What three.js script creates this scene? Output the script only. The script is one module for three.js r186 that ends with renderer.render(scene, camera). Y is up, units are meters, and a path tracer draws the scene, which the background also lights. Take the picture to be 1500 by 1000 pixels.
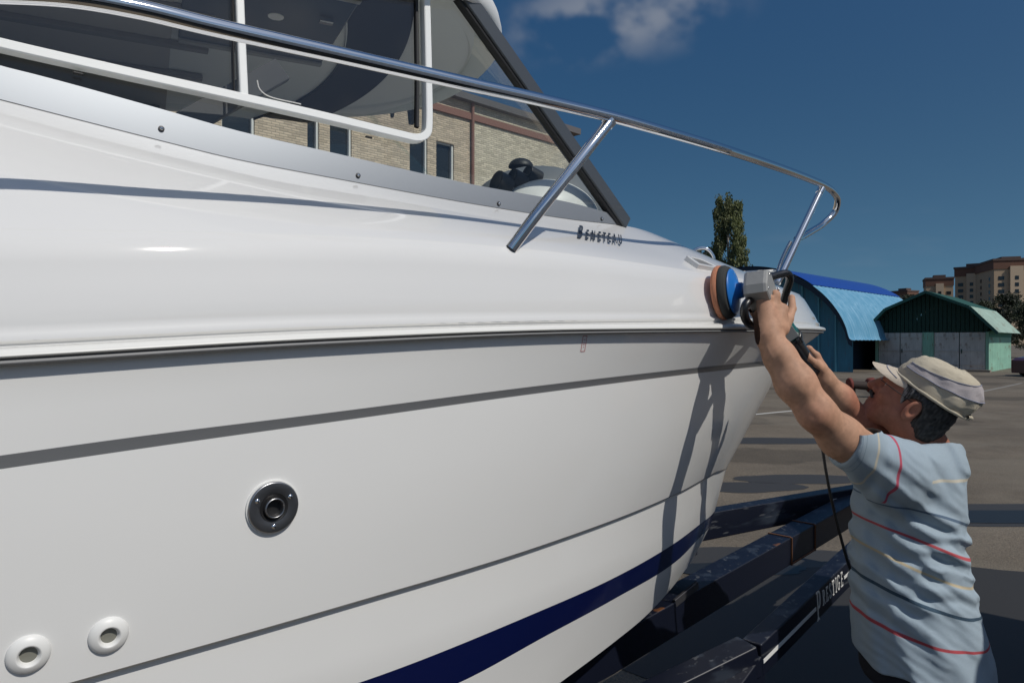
import * as THREE from 'three';
import { mergeGeometries, mergeVertices, toCreasedNormals } from 'three/addons/utils/BufferGeometryUtils.js';
import { RoundedBoxGeometry } from 'three/addons/geometries/RoundedBoxGeometry.js';
import { FontLoader } from 'three/addons/loaders/FontLoader.js';
import { TextGeometry } from 'three/addons/geometries/TextGeometry.js';

// ------------------------------------------------------------------ camera, sky, sun, exposure
const scene = new THREE.Scene();
const FPX = 1050, EYE = 1.75;                       // focal length in photo pixels (1500 x 1000), eye height
const camera = new THREE.PerspectiveCamera(2 * Math.atan(500 / FPX) * 180 / Math.PI, 1.5, 0.05, 2500);
camera.position.set(0, EYE, 0); camera.lookAt(0, EYE, -10); camera.updateMatrixWorld();
const renderer = new THREE.WebGLRenderer({ antialias: true });
renderer.setSize(1024, 682);
renderer.toneMapping = THREE.LinearToneMapping; renderer.toneMappingExposure = 1.0;
renderer.shadowMap.enabled = true;
const D2R = Math.PI / 180;
const SUN_AZ = 50 * D2R, SUN_EL = 47.9 * D2R;         // azimuth: from straight behind the camera towards its right
const SUN = new THREE.Vector3(Math.sin(SUN_AZ) * Math.cos(SUN_EL), Math.sin(SUN_EL), Math.cos(SUN_AZ) * Math.cos(SUN_EL));
const sun = new THREE.DirectionalLight(new THREE.Color().setRGB(1.0, 0.95, 0.87), 2.8);
sun.position.copy(SUN).multiplyScalar(60); sun.castShadow = true; sun.shadow.radius = 1; sun.shadow.mapSize.set(4096, 4096);
Object.assign(sun.shadow.camera, { left: -40, right: 40, top: 40, bottom: -40, near: 1, far: 160 });
scene.add(sun, sun.target);

// ------------------------------------------------------------------ small maths
function rng(seed) { let a = seed >>> 0; return () => { a = (a + 0x6D2B79F5) | 0; let t = Math.imul(a ^ (a >>> 15), 1 | a); t = (t + Math.imul(t ^ (t >>> 7), 61 | t)) ^ t; return ((t ^ (t >>> 14)) >>> 0) / 4294967296; }; }
const V = (x, y, z) => new THREE.Vector3(x, y, z);
const lerp = (a, b, t) => a + (b - a) * t, clamp = (x, a = 0, b = 1) => Math.min(b, Math.max(a, x));
const smooth = (a, b, x) => { const t = clamp((x - a) / (b - a)); return t * t * (3 - 2 * t); };
const H3 = (x, y, z) => { let h = Math.imul(x, 374761393) ^ Math.imul(y, 668265263) ^ Math.imul(z, 1274126177); h = Math.imul(h ^ (h >>> 13), 1274126177); return ((h ^ (h >>> 16)) >>> 0) / 4294967296; };
function noise3(x, y, z) {
  const i = Math.floor(x), j = Math.floor(y), k = Math.floor(z); let u = x - i, v = y - j, w = z - k;
  u = u * u * (3 - 2 * u); v = v * v * (3 - 2 * v); w = w * w * (3 - 2 * w);
  return lerp(lerp(lerp(H3(i, j, k), H3(i + 1, j, k), u), lerp(H3(i, j + 1, k), H3(i + 1, j + 1, k), u), v), lerp(lerp(H3(i, j, k + 1), H3(i + 1, j, k + 1), u), lerp(H3(i, j + 1, k + 1), H3(i + 1, j + 1, k + 1), u), v), w);
}
function fbm(x, y, z, o = 4) { let s = 0, a = 0.5, n = 0; for (let i = 0; i < o; i++) { s += a * noise3(x, y, z); n += a; a *= 0.5; x = x * 2.03 + 11.3; y = y * 2.03 + 5.7; z = z * 2.03 + 3.1; } return s / n; }
const H2p = (x, y, p) => H3(((x % p) + p) % p, ((y % p) + p) % p, p);
function noiseT(x, y, p) { const i = Math.floor(x), j = Math.floor(y); let u = x - i, v = y - j; u = u * u * (3 - 2 * u); v = v * v * (3 - 2 * v); return lerp(lerp(H2p(i, j, p), H2p(i + 1, j, p), u), lerp(H2p(i, j + 1, p), H2p(i + 1, j + 1, p), u), v); }
function fbmT(x, y, p, o = 4) { let s = 0, a = 0.5, n = 0; for (let i = 0; i < o; i++) { s += a * noiseT(x + i * 17, y + i * 31, p); n += a; a *= 0.5; x *= 2; y *= 2; p *= 2; } return s / n; }
const at = (px, py, d) => V((px - 750) / FPX * d, EYE + (500 - py) / FPX * d, -d);   // a photo pixel at a depth in metres

// sky: clear deep blue air, brighter and whiter around the sun, thin fair-weather clouds all round
{
  const W = 2048, Hh = 1024, data = new Float32Array(W * Hh * 4), dir = V(0, 0, 0);
  for (let y = 0; y < Hh; y++) for (let x = 0; x < W; x++) {
    const el = ((y + 0.5) / Hh - 0.5) * Math.PI, az = ((x + 0.5) / W - 0.5) * 2 * Math.PI;
    dir.set(Math.cos(el) * Math.cos(az), Math.sin(el), Math.cos(el) * Math.sin(az));
    const h = Math.max(0, dir.y), cg = dir.dot(SUN), gam = Math.acos(clamp(cg, -1, 1));
    const k = Math.exp(-h * 5.5);
    let r = lerp(0.005, 0.112, k), g = lerp(0.052, 0.255, k), b = lerp(0.158, 0.37, k);
    const ray = 0.9 + 0.75 * cg * cg * (cg > 0 ? 1 : 0.25), mie = 0.55 * Math.exp(-gam / 0.22) + 0.16 * Math.exp(-gam / 0.55);
    r = r * ray + mie * 1.0; g = g * ray + mie * 0.98; b = b * ray + mie * 0.95;
    if (dir.y > 0.0) {                                     // clouds on a layer high above
      const q = 1 / (dir.y + 0.12), cx = dir.x * q, cz = dir.z * q;
      const wx = cx + 0.35 * (fbm(cx * 2.1, cz * 2.1, 4.4, 3) - 0.5);
      const big = fbm(cx * 0.95 + 2.85, cz * 0.95 + 4.1, 1.7, 2), det = fbm(wx * 3.4 + 1.3, cz * 3.4, 2.2, 6);
      let c = smooth(0.50, 0.74, det * 0.62 + big * 0.50 - 0.03) * smooth(0.03, 0.12, dir.y) * 0.8;
      // the loose cloud above the windscreen
      const cpx = 750 + FPX * dir.x / -dir.z, cpy = 500 - FPX * dir.y / -dir.z;
      if (dir.z < -0.2) {
        const near = smooth(190, 40, Math.hypot((cpx - 905) * 0.82, (cpy - 20 - (cpx - 905) * -0.12) * 2.1));
        const cl = fbm(cpx / 62 + 3, cpy / 48, 7.7, 6);
        c = c * (1 - smooth(500, 640, cpx) * smooth(520, 470, cpy)) + near * smooth(0.43, 0.70, cl) * 0.66;
        const streak = smooth(420, 300, Math.abs(cpy - 365) * 6) * smooth(1050, 1180, cpx) * smooth(0.48, 0.8, fbm(cpx / 90, cpy / 16, 1.1, 5));
        c += streak * 0.05;
      }
      c = clamp(c);
      const lum = 0.40 + 0.35 * Math.max(0, cg);
      r = lerp(r, lum * 0.92, c * 0.72); g = lerp(g, lum * 0.95, c * 0.72); b = lerp(b, lum * 1.02, c * 0.72);
    } else { const d = smooth(0, -0.25, dir.y); r = lerp(r, 0.10, d); g = lerp(g, 0.10, d); b = lerp(b, 0.10, d); }
    const o = (y * W + x) * 4; data[o] = r; data[o + 1] = g; data[o + 2] = b; data[o + 3] = 1;
  }
  const sky = new THREE.DataTexture(data, W, Hh, THREE.RGBAFormat, THREE.FloatType);
  sky.mapping = THREE.EquirectangularReflectionMapping; sky.minFilter = sky.magFilter = THREE.LinearFilter; sky.needsUpdate = true;
  scene.background = sky; scene.environment = sky;
}

// ------------------------------------------------------------------ things, parts, names
const used = {};
function numbered(name) { const n = used[name] = (used[name] ?? -1) + 1; return n ? `${name}_${String(n).padStart(3, '0')}` : name; }
function tag(o, label, category, group) { Object.assign(o.userData, { label, category }); if (group) o.userData.group = group; return o; }
function thing(name, pos, label, category, group) { const o = new THREE.Group(); o.name = numbered(name); o.position.copy(pos); scene.add(o); o.userData.origin = pos.clone(); tag(o, label, category, group); return o; }
const origins = new WeakMap();
// part: world-space geometry put under a parent (thing or part); stored relative to the parent's place
function part(name, geo, mat, parent, label) {
  if (Array.isArray(geo)) geo = merge(geo);
  const base = origins.get(parent) ?? parent.position.clone();
  geo.translate(-base.x, -base.y, -base.z);
  const m = new THREE.Mesh(geo, mat); m.name = name; m.castShadow = m.receiveShadow = true; origins.set(m, base);
  if (label) m.userData.label = label;
  parent.add(m); return m;
}
function struct(name, geo, mat) { const m = new THREE.Mesh(geo, mat); m.name = numbered(name); m.userData.kind = 'structure'; m.castShadow = m.receiveShadow = true; scene.add(m); return m; }
function merge(list) {
  const keys = list.every(g => g.attributes.uv) ? ['position', 'normal', 'uv'] : ['position', 'normal'];
  const col = list.every(g => g.attributes.color); if (col) keys.push('color');
  return mergeGeometries(list.map(g => { const c = g.index ? g.toNonIndexed() : g; for (const k of Object.keys(c.attributes)) if (!keys.includes(k)) c.deleteAttribute(k); c.morphAttributes = {}; return c; }));
}
const rgb = (r, g, b) => new THREE.Color().setRGB(r, g, b);
const std = (r, g, b, rough = 0.6, o = {}) => new THREE.MeshStandardMaterial({ color: rgb(r, g, b), roughness: rough, side: THREE.DoubleSide, ...o });
const phys = (r, g, b, rough = 0.6, o = {}) => new THREE.MeshPhysicalMaterial({ color: rgb(r, g, b), roughness: rough, side: THREE.DoubleSide, ...o });

// textures
function tex(w, h, fn, srgb = false, repeat = null) {
  const d = new Uint8Array(w * h * 4);
  for (let y = 0; y < h; y++) for (let x = 0; x < w; x++) { const c = fn((x + 0.5) / w, (y + 0.5) / h), o = (y * w + x) * 4; d[o] = clamp(c[0]) * 255; d[o + 1] = clamp(c[1]) * 255; d[o + 2] = clamp(c[2]) * 255; d[o + 3] = 255; }
  const t = new THREE.DataTexture(d, w, h, THREE.RGBAFormat); t.wrapS = t.wrapT = THREE.RepeatWrapping; t.magFilter = THREE.LinearFilter; t.minFilter = THREE.LinearMipmapLinearFilter; t.generateMipmaps = true;
  if (srgb) t.colorSpace = THREE.SRGBColorSpace; if (repeat) t.repeat.set(...repeat); t.needsUpdate = true; return t;
}
const toS = c => c <= 0.0031308 ? c * 12.92 : 1.055 * Math.pow(c, 1 / 2.4) - 0.055;

// old paint on sheet metal: runs, rust specks, faded patches
function weathered(c, rust = 0.5, seed = 1) { return tex(256, 256, (u, v) => { const a = fbmT(u * 5 + seed, v * 5, 5, 5), st = fbmT(u * 30 + seed, v * 2, 30, 4), r = smooth(0.66, 0.80, fbmT(u * 9 + seed * 3, v * 6, 9, 5)) * rust, g = H3(u * 256 | 0, v * 256 | 0, seed) - 0.5; return c.map((x, i) => toS(clamp(lerp(x * (0.72 + 0.36 * a + 0.28 * (st - 0.3) + 0.06 * g), [0.16, 0.075, 0.035][i], r)))); }, true); }
// geometry helpers
function gridGeo(P, closedU = false, closedV = false, flip = false, uvf = null) {      // P[i][j] vectors -> smooth sheet
  const nu = P.length, nv = P[0].length, pos = [], uv = [], idx = [];
  for (let i = 0; i < nu; i++) for (let j = 0; j < nv; j++) { const p = P[i][j]; pos.push(p.x, p.y, p.z); uv.push(...(uvf ? uvf(i, j, p) : [i / (nu - 1), j / (nv - 1)])); }
  const I = (i, j) => (i % nu) * nv + (j % nv);
  for (let i = 0; i < nu - (closedU ? 0 : 1); i++) for (let j = 0; j < nv - (closedV ? 0 : 1); j++) { const a = I(i, j), b = I(i + 1, j), c = I(i + 1, j + 1), d = I(i, j + 1); flip ? idx.push(a, c, b, a, d, c) : idx.push(a, b, c, a, c, d); }
  const g = new THREE.BufferGeometry(); g.setAttribute('position', new THREE.Float32BufferAttribute(pos, 3)); g.setAttribute('uv', new THREE.Float32BufferAttribute(uv, 2)); g.setIndex(idx); g.computeVertexNormals(); return g;
}
function curve(pts, n, closed = false) { return new THREE.CatmullRomCurve3(pts, closed, 'centripetal').getSpacedPoints(n); }
function tube(pts, r, seg = 64, rad = 14, closed = false) { const c = new THREE.CatmullRomCurve3(pts, closed, 'centripetal'); return new THREE.TubeGeometry(c, seg, r, rad, closed); }
function bar(a, b, w, h, up = V(0, 1, 0), bevel = 0.003) {                           // box beam from a to b, w across, h along up
  const L = a.distanceTo(b), z = b.clone().sub(a).normalize(), x = up.clone().cross(z).normalize(), y = z.clone().cross(x);
  const g = new RoundedBoxGeometry(w, h, L, 2, Math.min(bevel, w * 0.4, h * 0.4)); g.applyMatrix4(new THREE.Matrix4().makeBasis(x, y, z).setPosition(a.clone().add(b).multiplyScalar(0.5))); return g;
}
function rod(a, b, r1, r2 = r1, seg = 16) { const L = a.distanceTo(b), g = new THREE.CylinderGeometry(r2, r1, L, seg, 1), q = new THREE.Quaternion().setFromUnitVectors(V(0, 1, 0), b.clone().sub(a).normalize()); g.applyQuaternion(q); const m = a.clone().add(b).multiplyScalar(0.5); return g.translate(m.x, m.y, m.z); }
function basisAt(g, o, x, y, z) { return g.applyMatrix4(new THREE.Matrix4().makeBasis(x, y, z).setPosition(o)); }
function lathe(prof, o, axis, seg = 40) { const g = new THREE.LatheGeometry(prof.map(p => new THREE.Vector2(p[0], p[1])), seg); g.applyQuaternion(new THREE.Quaternion().setFromUnitVectors(V(0, 1, 0), axis.clone().normalize())); return g.translate(o.x, o.y, o.z); }
function sweep(path, outs, prof, closed = true) {       // profile (out, up) swept along a path; outs = outward horizontal vectors
  const P = path.map((p, i) => prof.map(([o, u]) => p.clone().addScaledVector(outs[i], o).add(V(0, u, 0))));
  return gridGeo(P, false, closed);
}
function pchip(xs, ys) {
  const n = xs.length, h = [], dl = [], m = []; for (let i = 0; i < n - 1; i++) { h.push(xs[i + 1] - xs[i]); dl.push((ys[i + 1] - ys[i]) / h[i]); }
  for (let i = 0; i < n; i++) m.push(i === 0 ? dl[0] : i === n - 1 ? dl[n - 2] : dl[i - 1] * dl[i] <= 0 ? 0 : (() => { const w1 = 2 * h[i] + h[i - 1], w2 = h[i] + 2 * h[i - 1]; return (w1 + w2) / (w1 / dl[i - 1] + w2 / dl[i]); })());
  return x => { if (x <= xs[0]) return ys[0] + m[0] * (x - xs[0]); if (x >= xs[n - 1]) return ys[n - 1] + m[n - 1] * (x - xs[n - 1]); let i = 0; while (x > xs[i + 1]) i++; const t = (x - xs[i]) / h[i], t2 = t * t, t3 = t2 * t; return ys[i] * (2 * t3 - 3 * t2 + 1) + h[i] * m[i] * (t3 - 2 * t2 + t) + ys[i + 1] * (-2 * t3 + 3 * t2) + h[i] * m[i + 1] * (t3 - t2); };
}

// ------------------------------------------------------------------ the boat: plan curves in boat axes (s aft of the stem head, t to starboard)
const TX = 1.356, TZ = -3.2, TH = 63 * D2R, AX = Math.sin(TH), AZ = -Math.cos(TH), NX = Math.cos(TH), NZ = Math.sin(TH);
const B = (s, t, y) => V(TX - AX * s + NX * t, y, TZ - AZ * s + NZ * t);
const toST = p => { const x = p.x - TX, z = p.z - TZ; return [-(x * AX + z * AZ), x * NX + z * NZ]; };
const FWD = V(AX, 0, AZ), STB = V(NX, 0, NZ), UP = V(0, 1, 0);
const planShape = (u, q) => u <= 0 ? 0 : Math.pow(1 - Math.pow(1 - Math.min(1, u), 1.9), q);
const plan = (H, s0, q = 0.8, L = 4) => { const f = s => H * planShape((s - s0) / L, q); f.s0 = s0; return f; };
function hitPlan(px, f) {                                   // depth at which the vertical plane through a pixel column meets a plan curve
  const F = d => { const [s, t] = toST(V((px - 750) / FPX * d, 0, -d)); return t - f(s); };
  let d = 0.25; while (d < 6 && F(d) > 0) d += 0.02; if (d >= 6) return null;
  let a = d - 0.02, b = d; for (let i = 0; i < 40; i++) { const m = (a + b) / 2; F(m) > 0 ? a = m : b = m; } return (a + b) / 2;
}
function stemS(px) { let a = 0.3, b = 8; const F = d => toST(V((px - 750) / FPX * d, 0, -d))[1]; for (let i = 0; i < 60; i++) { const m = (a + b) / 2; F(m) > 0 ? a = m : b = m; } return [toST(V((px - 750) / FPX * a, 0, -a))[0], a]; }
const S_END = 6.3;
function rowOf({ pts, stem, H, q = 0.8, s0 = null, L = 4 }) {
  const xs = pts.map(p => p[0]), ys = pts.map(p => p[1]), py = pchip(xs, ys);
  let sy = stemS(stem[0]); const f = plan(H, s0 ?? sy[0], q, L), out = [];
  const yStem = EYE + (500 - stem[1]) / FPX * sy[1];
  for (let i = 0; i <= 90; i++) { const px = lerp(xs[0], xs[xs.length - 1], i / 90), d = hitPlan(px, f); if (d == null) break; const p = at(px, py(px), d); out.push([toST(p)[0], p.y]); }
  out.reverse(); const s = [f.s0, ...out.map(o => o[0])], y = [yStem, ...out.map(o => o[1])];
  const n = s.length, sl = (y[n - 1] - y[n - 9]) / (s[n - 1] - s[n - 9]);
  const Y = v => { if (v <= s[0]) return y[0]; if (v >= s[n - 1]) return y[n - 1] + sl * 1.6 * (1 - Math.exp(-(v - s[n - 1]) / 1.6)); let i = 0; while (v > s[i + 1]) i++; return lerp(y[i], y[i + 1], (v - s[i]) / (s[i + 1] - s[i])); };
  return { f, Y, s0: f.s0, at: v => B(v, f(v), Y(v)), S: v => f.s0 + (S_END - f.s0) * Math.pow(v, 1.7) };
}
const shiftRow = (r, dt, dy) => ({ ...r, at: v => { const k = smooth(0, 0.25, v - r.s0); return B(v, Math.max(0, r.f(v) + dt * k), r.Y(v) + dy); } });
const mixRow = (a, b, t, bulge = 0) => ({ s0: lerp(a.s0, b.s0, t), S: v => lerp(a.S(v), b.S(v), t), at: null, a, b, t, bulge });
const rowPt = (r, v) => { if (r.at) return r.at(r.S(v)); const p = rowPt(r.a, v).lerp(rowPt(r.b, v), r.t); if (r.bulge) p.addScaledVector(STB, r.bulge * smooth(0, 0.12, v)); return p; };

const R = {
  bottom: rowOf({ pts: [[560, 1190], [820, 1000], [900, 940], [945, 903], [985, 860], [1006, 832]], stem: [1022, 800], H: 1.12, q: 0.89, L: 2.85 }),
  blueB: rowOf({ pts: [[300, 1140], [672, 1000], [800, 931], [900, 877], [992, 821], [1028, 784]], stem: [1040, 765], H: 1.14, q: 0.87, L: 2.95 }),
  blueT: rowOf({ pts: [[200, 1095], [525, 1000], [800, 891], [900, 846], [992, 793], [1030, 764]], stem: [1047, 742], H: 1.15, q: 0.87, L: 2.95 }),
  groove: rowOf({ pts: [[0, 1028], [100, 1000], [500, 887], [800, 796], [996, 720], [1050, 690]], stem: [1063, 682], H: 1.165, q: 0.85, L: 3.05 }),
  stripeB: rowOf({ pts: [[0, 687], [325, 640], [500, 616], [780, 577], [1035, 545], [1118, 536]], stem: [1142, 533], H: 1.195, q: 0.82, L: 3.66 }),
  stripeT: rowOf({ pts: [[0, 667], [195, 640], [500, 602], [780, 566], [1035, 537], [1118, 529]], stem: [1146, 526], H: 1.196, q: 0.82, L: 3.70 }),
  railB: rowOf({ pts: [[0, 545], [500, 511], [860, 493], [1100, 489], [1180, 490]], stem: [1194, 491], H: 1.195, q: 0.80 }),
  railT: rowOf({ pts: [[0, 526], [500, 497], [860, 484.5], [1100, 483], [1180, 484]], stem: [1197, 486], H: 1.20, q: 0.80 }),
  beadT: rowOf({ pts: [[0, 509], [500, 484.5], [860, 474], [1100, 473], [1180, 476]], stem: [1197, 480], H: 1.180, q: 0.80 }),
  lip: rowOf({ pts: [[0, 500], [500, 477], [860, 469], [1100, 467], [1180, 471]], stem: [1195, 475], H: 1.186, q: 0.79 }),
  seam: rowOf({ pts: [[0, 337], [250, 341], [500, 347], [750, 364], [1030, 400], [1080, 408], [1140, 424]], stem: [1166, 436], H: 1.15, q: 0.76 }),
  sillB: rowOf({ pts: [[0, 146], [235, 206], [340, 232], [500, 263], [690, 298], [835, 321], [928, 333], [1000, 361], [1045, 389]], stem: [1066, 402], H: 0.90, q: 0.8 }),
};
const NC = 150;
const rowsGeo = (rows, port = true) => {
  const P = rows.map(r => Array.from({ length: NC + 1 }, (_, j) => rowPt(r, j / NC)));
  const g = gridGeo(P, false, false, true); if (!port) return g;
  const Q = P.map(r => r.map(p => { const [s, t] = toST(p); return B(s, -t, p.y); }));
  return [g, gridGeo(Q)];
};
// sheet with one set of smooth normals, cut into bands of rows
function bandsGeo(rows, cuts) {
  const P = rows.map(r => Array.from({ length: NC + 1 }, (_, j) => rowPt(r, j / NC)));
  const full = gridGeo(P, false, false, true), out = [];
  const sub = (a, b, mirror) => {
    const g = new THREE.BufferGeometry(), pos = [], nor = [], uv = [], idx = [], w = NC + 1, pa = full.attributes.position, na = full.attributes.normal;
    for (let i = a; i <= b; i++) for (let j = 0; j < w; j++) {
      const k = i * w + j, p = V(pa.getX(k), pa.getY(k), pa.getZ(k)), n = V(na.getX(k), na.getY(k), na.getZ(k));
      if (mirror) { const [s, t] = toST(p), m = B(s, -t, p.y); p.copy(m); n.addScaledVector(STB, -2 * n.dot(STB)); }
      pos.push(p.x, p.y, p.z); nor.push(n.x, n.y, n.z); uv.push(toST(p)[0], p.y);
    }
    for (let i = 0; i < b - a; i++) for (let j = 0; j < NC; j++) { const A = i * w + j, Bq = A + w, C = Bq + 1, Dq = A + 1; mirror ? idx.push(A, Bq, C, A, C, Dq) : idx.push(A, C, Bq, A, Dq, C); }
    g.setAttribute('position', new THREE.Float32BufferAttribute(pos, 3)); g.setAttribute('normal', new THREE.Float32BufferAttribute(nor, 3)); g.setAttribute('uv', new THREE.Float32BufferAttribute(uv, 2)); g.setIndex(idx); return g;
  };
  for (const [a, b] of cuts) out.push(merge([sub(a, b, false), sub(a, b, true)]));
  return out;
}
// point and outward normal on a hull or deck surface lofted between two rows, seen at a photo pixel
function onLoft(px, py, a, b, bulge = 0) {
  let lo = 0, hi = 1, P = null;
  for (let i = 0; i < 40; i++) { const t = (lo + hi) / 2, f = s => lerp(a.f(s), b.f(s), t) + bulge * t * (1 - t); const d = hitPlan(px, f); P = at(px, py, d); const s = toST(P)[0], ys = lerp(a.Y(s), b.Y(s), t); (P.y > ys) === (b.Y(s) > a.Y(s)) ? lo = t : hi = t; }
  const t = lo, e = 0.01, s = toST(P)[0], Q = (s, t) => B(s, lerp(a.f(s), b.f(s), t) + bulge * t * (1 - t), lerp(a.Y(s), b.Y(s), t));
  const ds = Q(s - e, t).sub(Q(s + e, t)).normalize(), dt = Q(s, Math.min(1, t + e)).sub(Q(s, Math.max(0, t - e))).normalize(), n = dt.clone().cross(ds).normalize();
  if (n.dot(STB) < 0) n.negate(); return { p: P, n, along: ds, up: n.clone().cross(ds).multiplyScalar(n.clone().cross(ds).y > 0 ? 1 : -1).normalize() };
}

const hazeT = tex(512, 512, (u, v) => { const a = fbmT(u * 4, v * 4, 4, 5), sw = fbmT(u * 60 + 20 * a, v * 20 + 30 * a, 60, 3), r = 0.25 + 0.75 * smooth(0.3, 0.75, a * 0.7 + sw * 0.4); return [r, r, r]; });
const waveT = tex(256, 256, (u, v) => { const a = fbmT(u * 3, v * 3, 3, 3); return [a, a, a]; });
const M = {
  gel: phys(0.815, 0.815, 0.80, 0.5, { clearcoat: 1, clearcoatRoughness: 0.16, clearcoatRoughnessMap: hazeT, bumpMap: waveT, bumpScale: 0.0025, roughnessMap: tex(512, 512, (u, v) => { const a = 0.8 + 0.2 * fbmT(u * 6, v * 6, 6, 4); return [a, a, a]; }, false, [0.7, 1.3]) }),
  gelDimmed: phys(0.71, 0.71, 0.702, 0.55, { clearcoat: 1, clearcoatRoughness: 0.04, specularIntensity: 0.5 }),  // same white gelcoat as the hull, darkened against its stronger sunlight
  silver: phys(0.20, 0.205, 0.21, 0.38, { metalness: 0.35, clearcoat: 0.6, clearcoatRoughness: 0.1, bumpMap: tex(256, 256, (u, v) => { const a = H3(u * 256 | 0, v * 256 | 0, 5); return [a, a, a]; }, false, [8, 8]), bumpScale: 0.0001 }),
  navy: phys(0.003, 0.007, 0.06, 0.3, { clearcoat: 1, clearcoatRoughness: 0.08 }),
  antifoul: std(0.018, 0.022, 0.035, 0.75),
  rubber: std(0.24, 0.242, 0.245, 0.5),
  rubberDark: std(0.035, 0.036, 0.038, 0.6),
  bead: phys(0.78, 0.775, 0.74, 0.35, { clearcoat: 0.5 }),
  sill: phys(0.28, 0.30, 0.325, 0.52, { metalness: 0.65 }),
  pillar: phys(0.055, 0.062, 0.07, 0.4, { clearcoat: 0.3 }),
  black: std(0.012, 0.012, 0.013, 0.5),
  chrome: std(0.82, 0.82, 0.82, 0.07, { metalness: 1 }),
  steel: std(0.62, 0.62, 0.62, 0.22, { metalness: 1 }),
  smoked: std(0.40, 0.40, 0.41, 0.34, { metalness: 1 }),
  white: std(0.78, 0.78, 0.76, 0.4),
  frame: phys(0.86, 0.87, 0.85, 0.4, { clearcoat: 0.5 }),
  glass: phys(0.90, 0.93, 0.92, 0.0, { transmission: 1, thickness: 0, ior: 1.5 }),
  glassDark: phys(0.84, 0.83, 0.82, 0.0, { transmission: 1, thickness: 0, ior: 1.5 }),
  head: std(0.76, 0.76, 0.73, 0.8),
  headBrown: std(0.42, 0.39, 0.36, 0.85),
  cabin: std(0.11, 0.105, 0.105, 0.85),
  letter: std(0.025, 0.038, 0.06, 0.5),
  red: std(0.45, 0.03, 0.03, 0.6),
};

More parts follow.
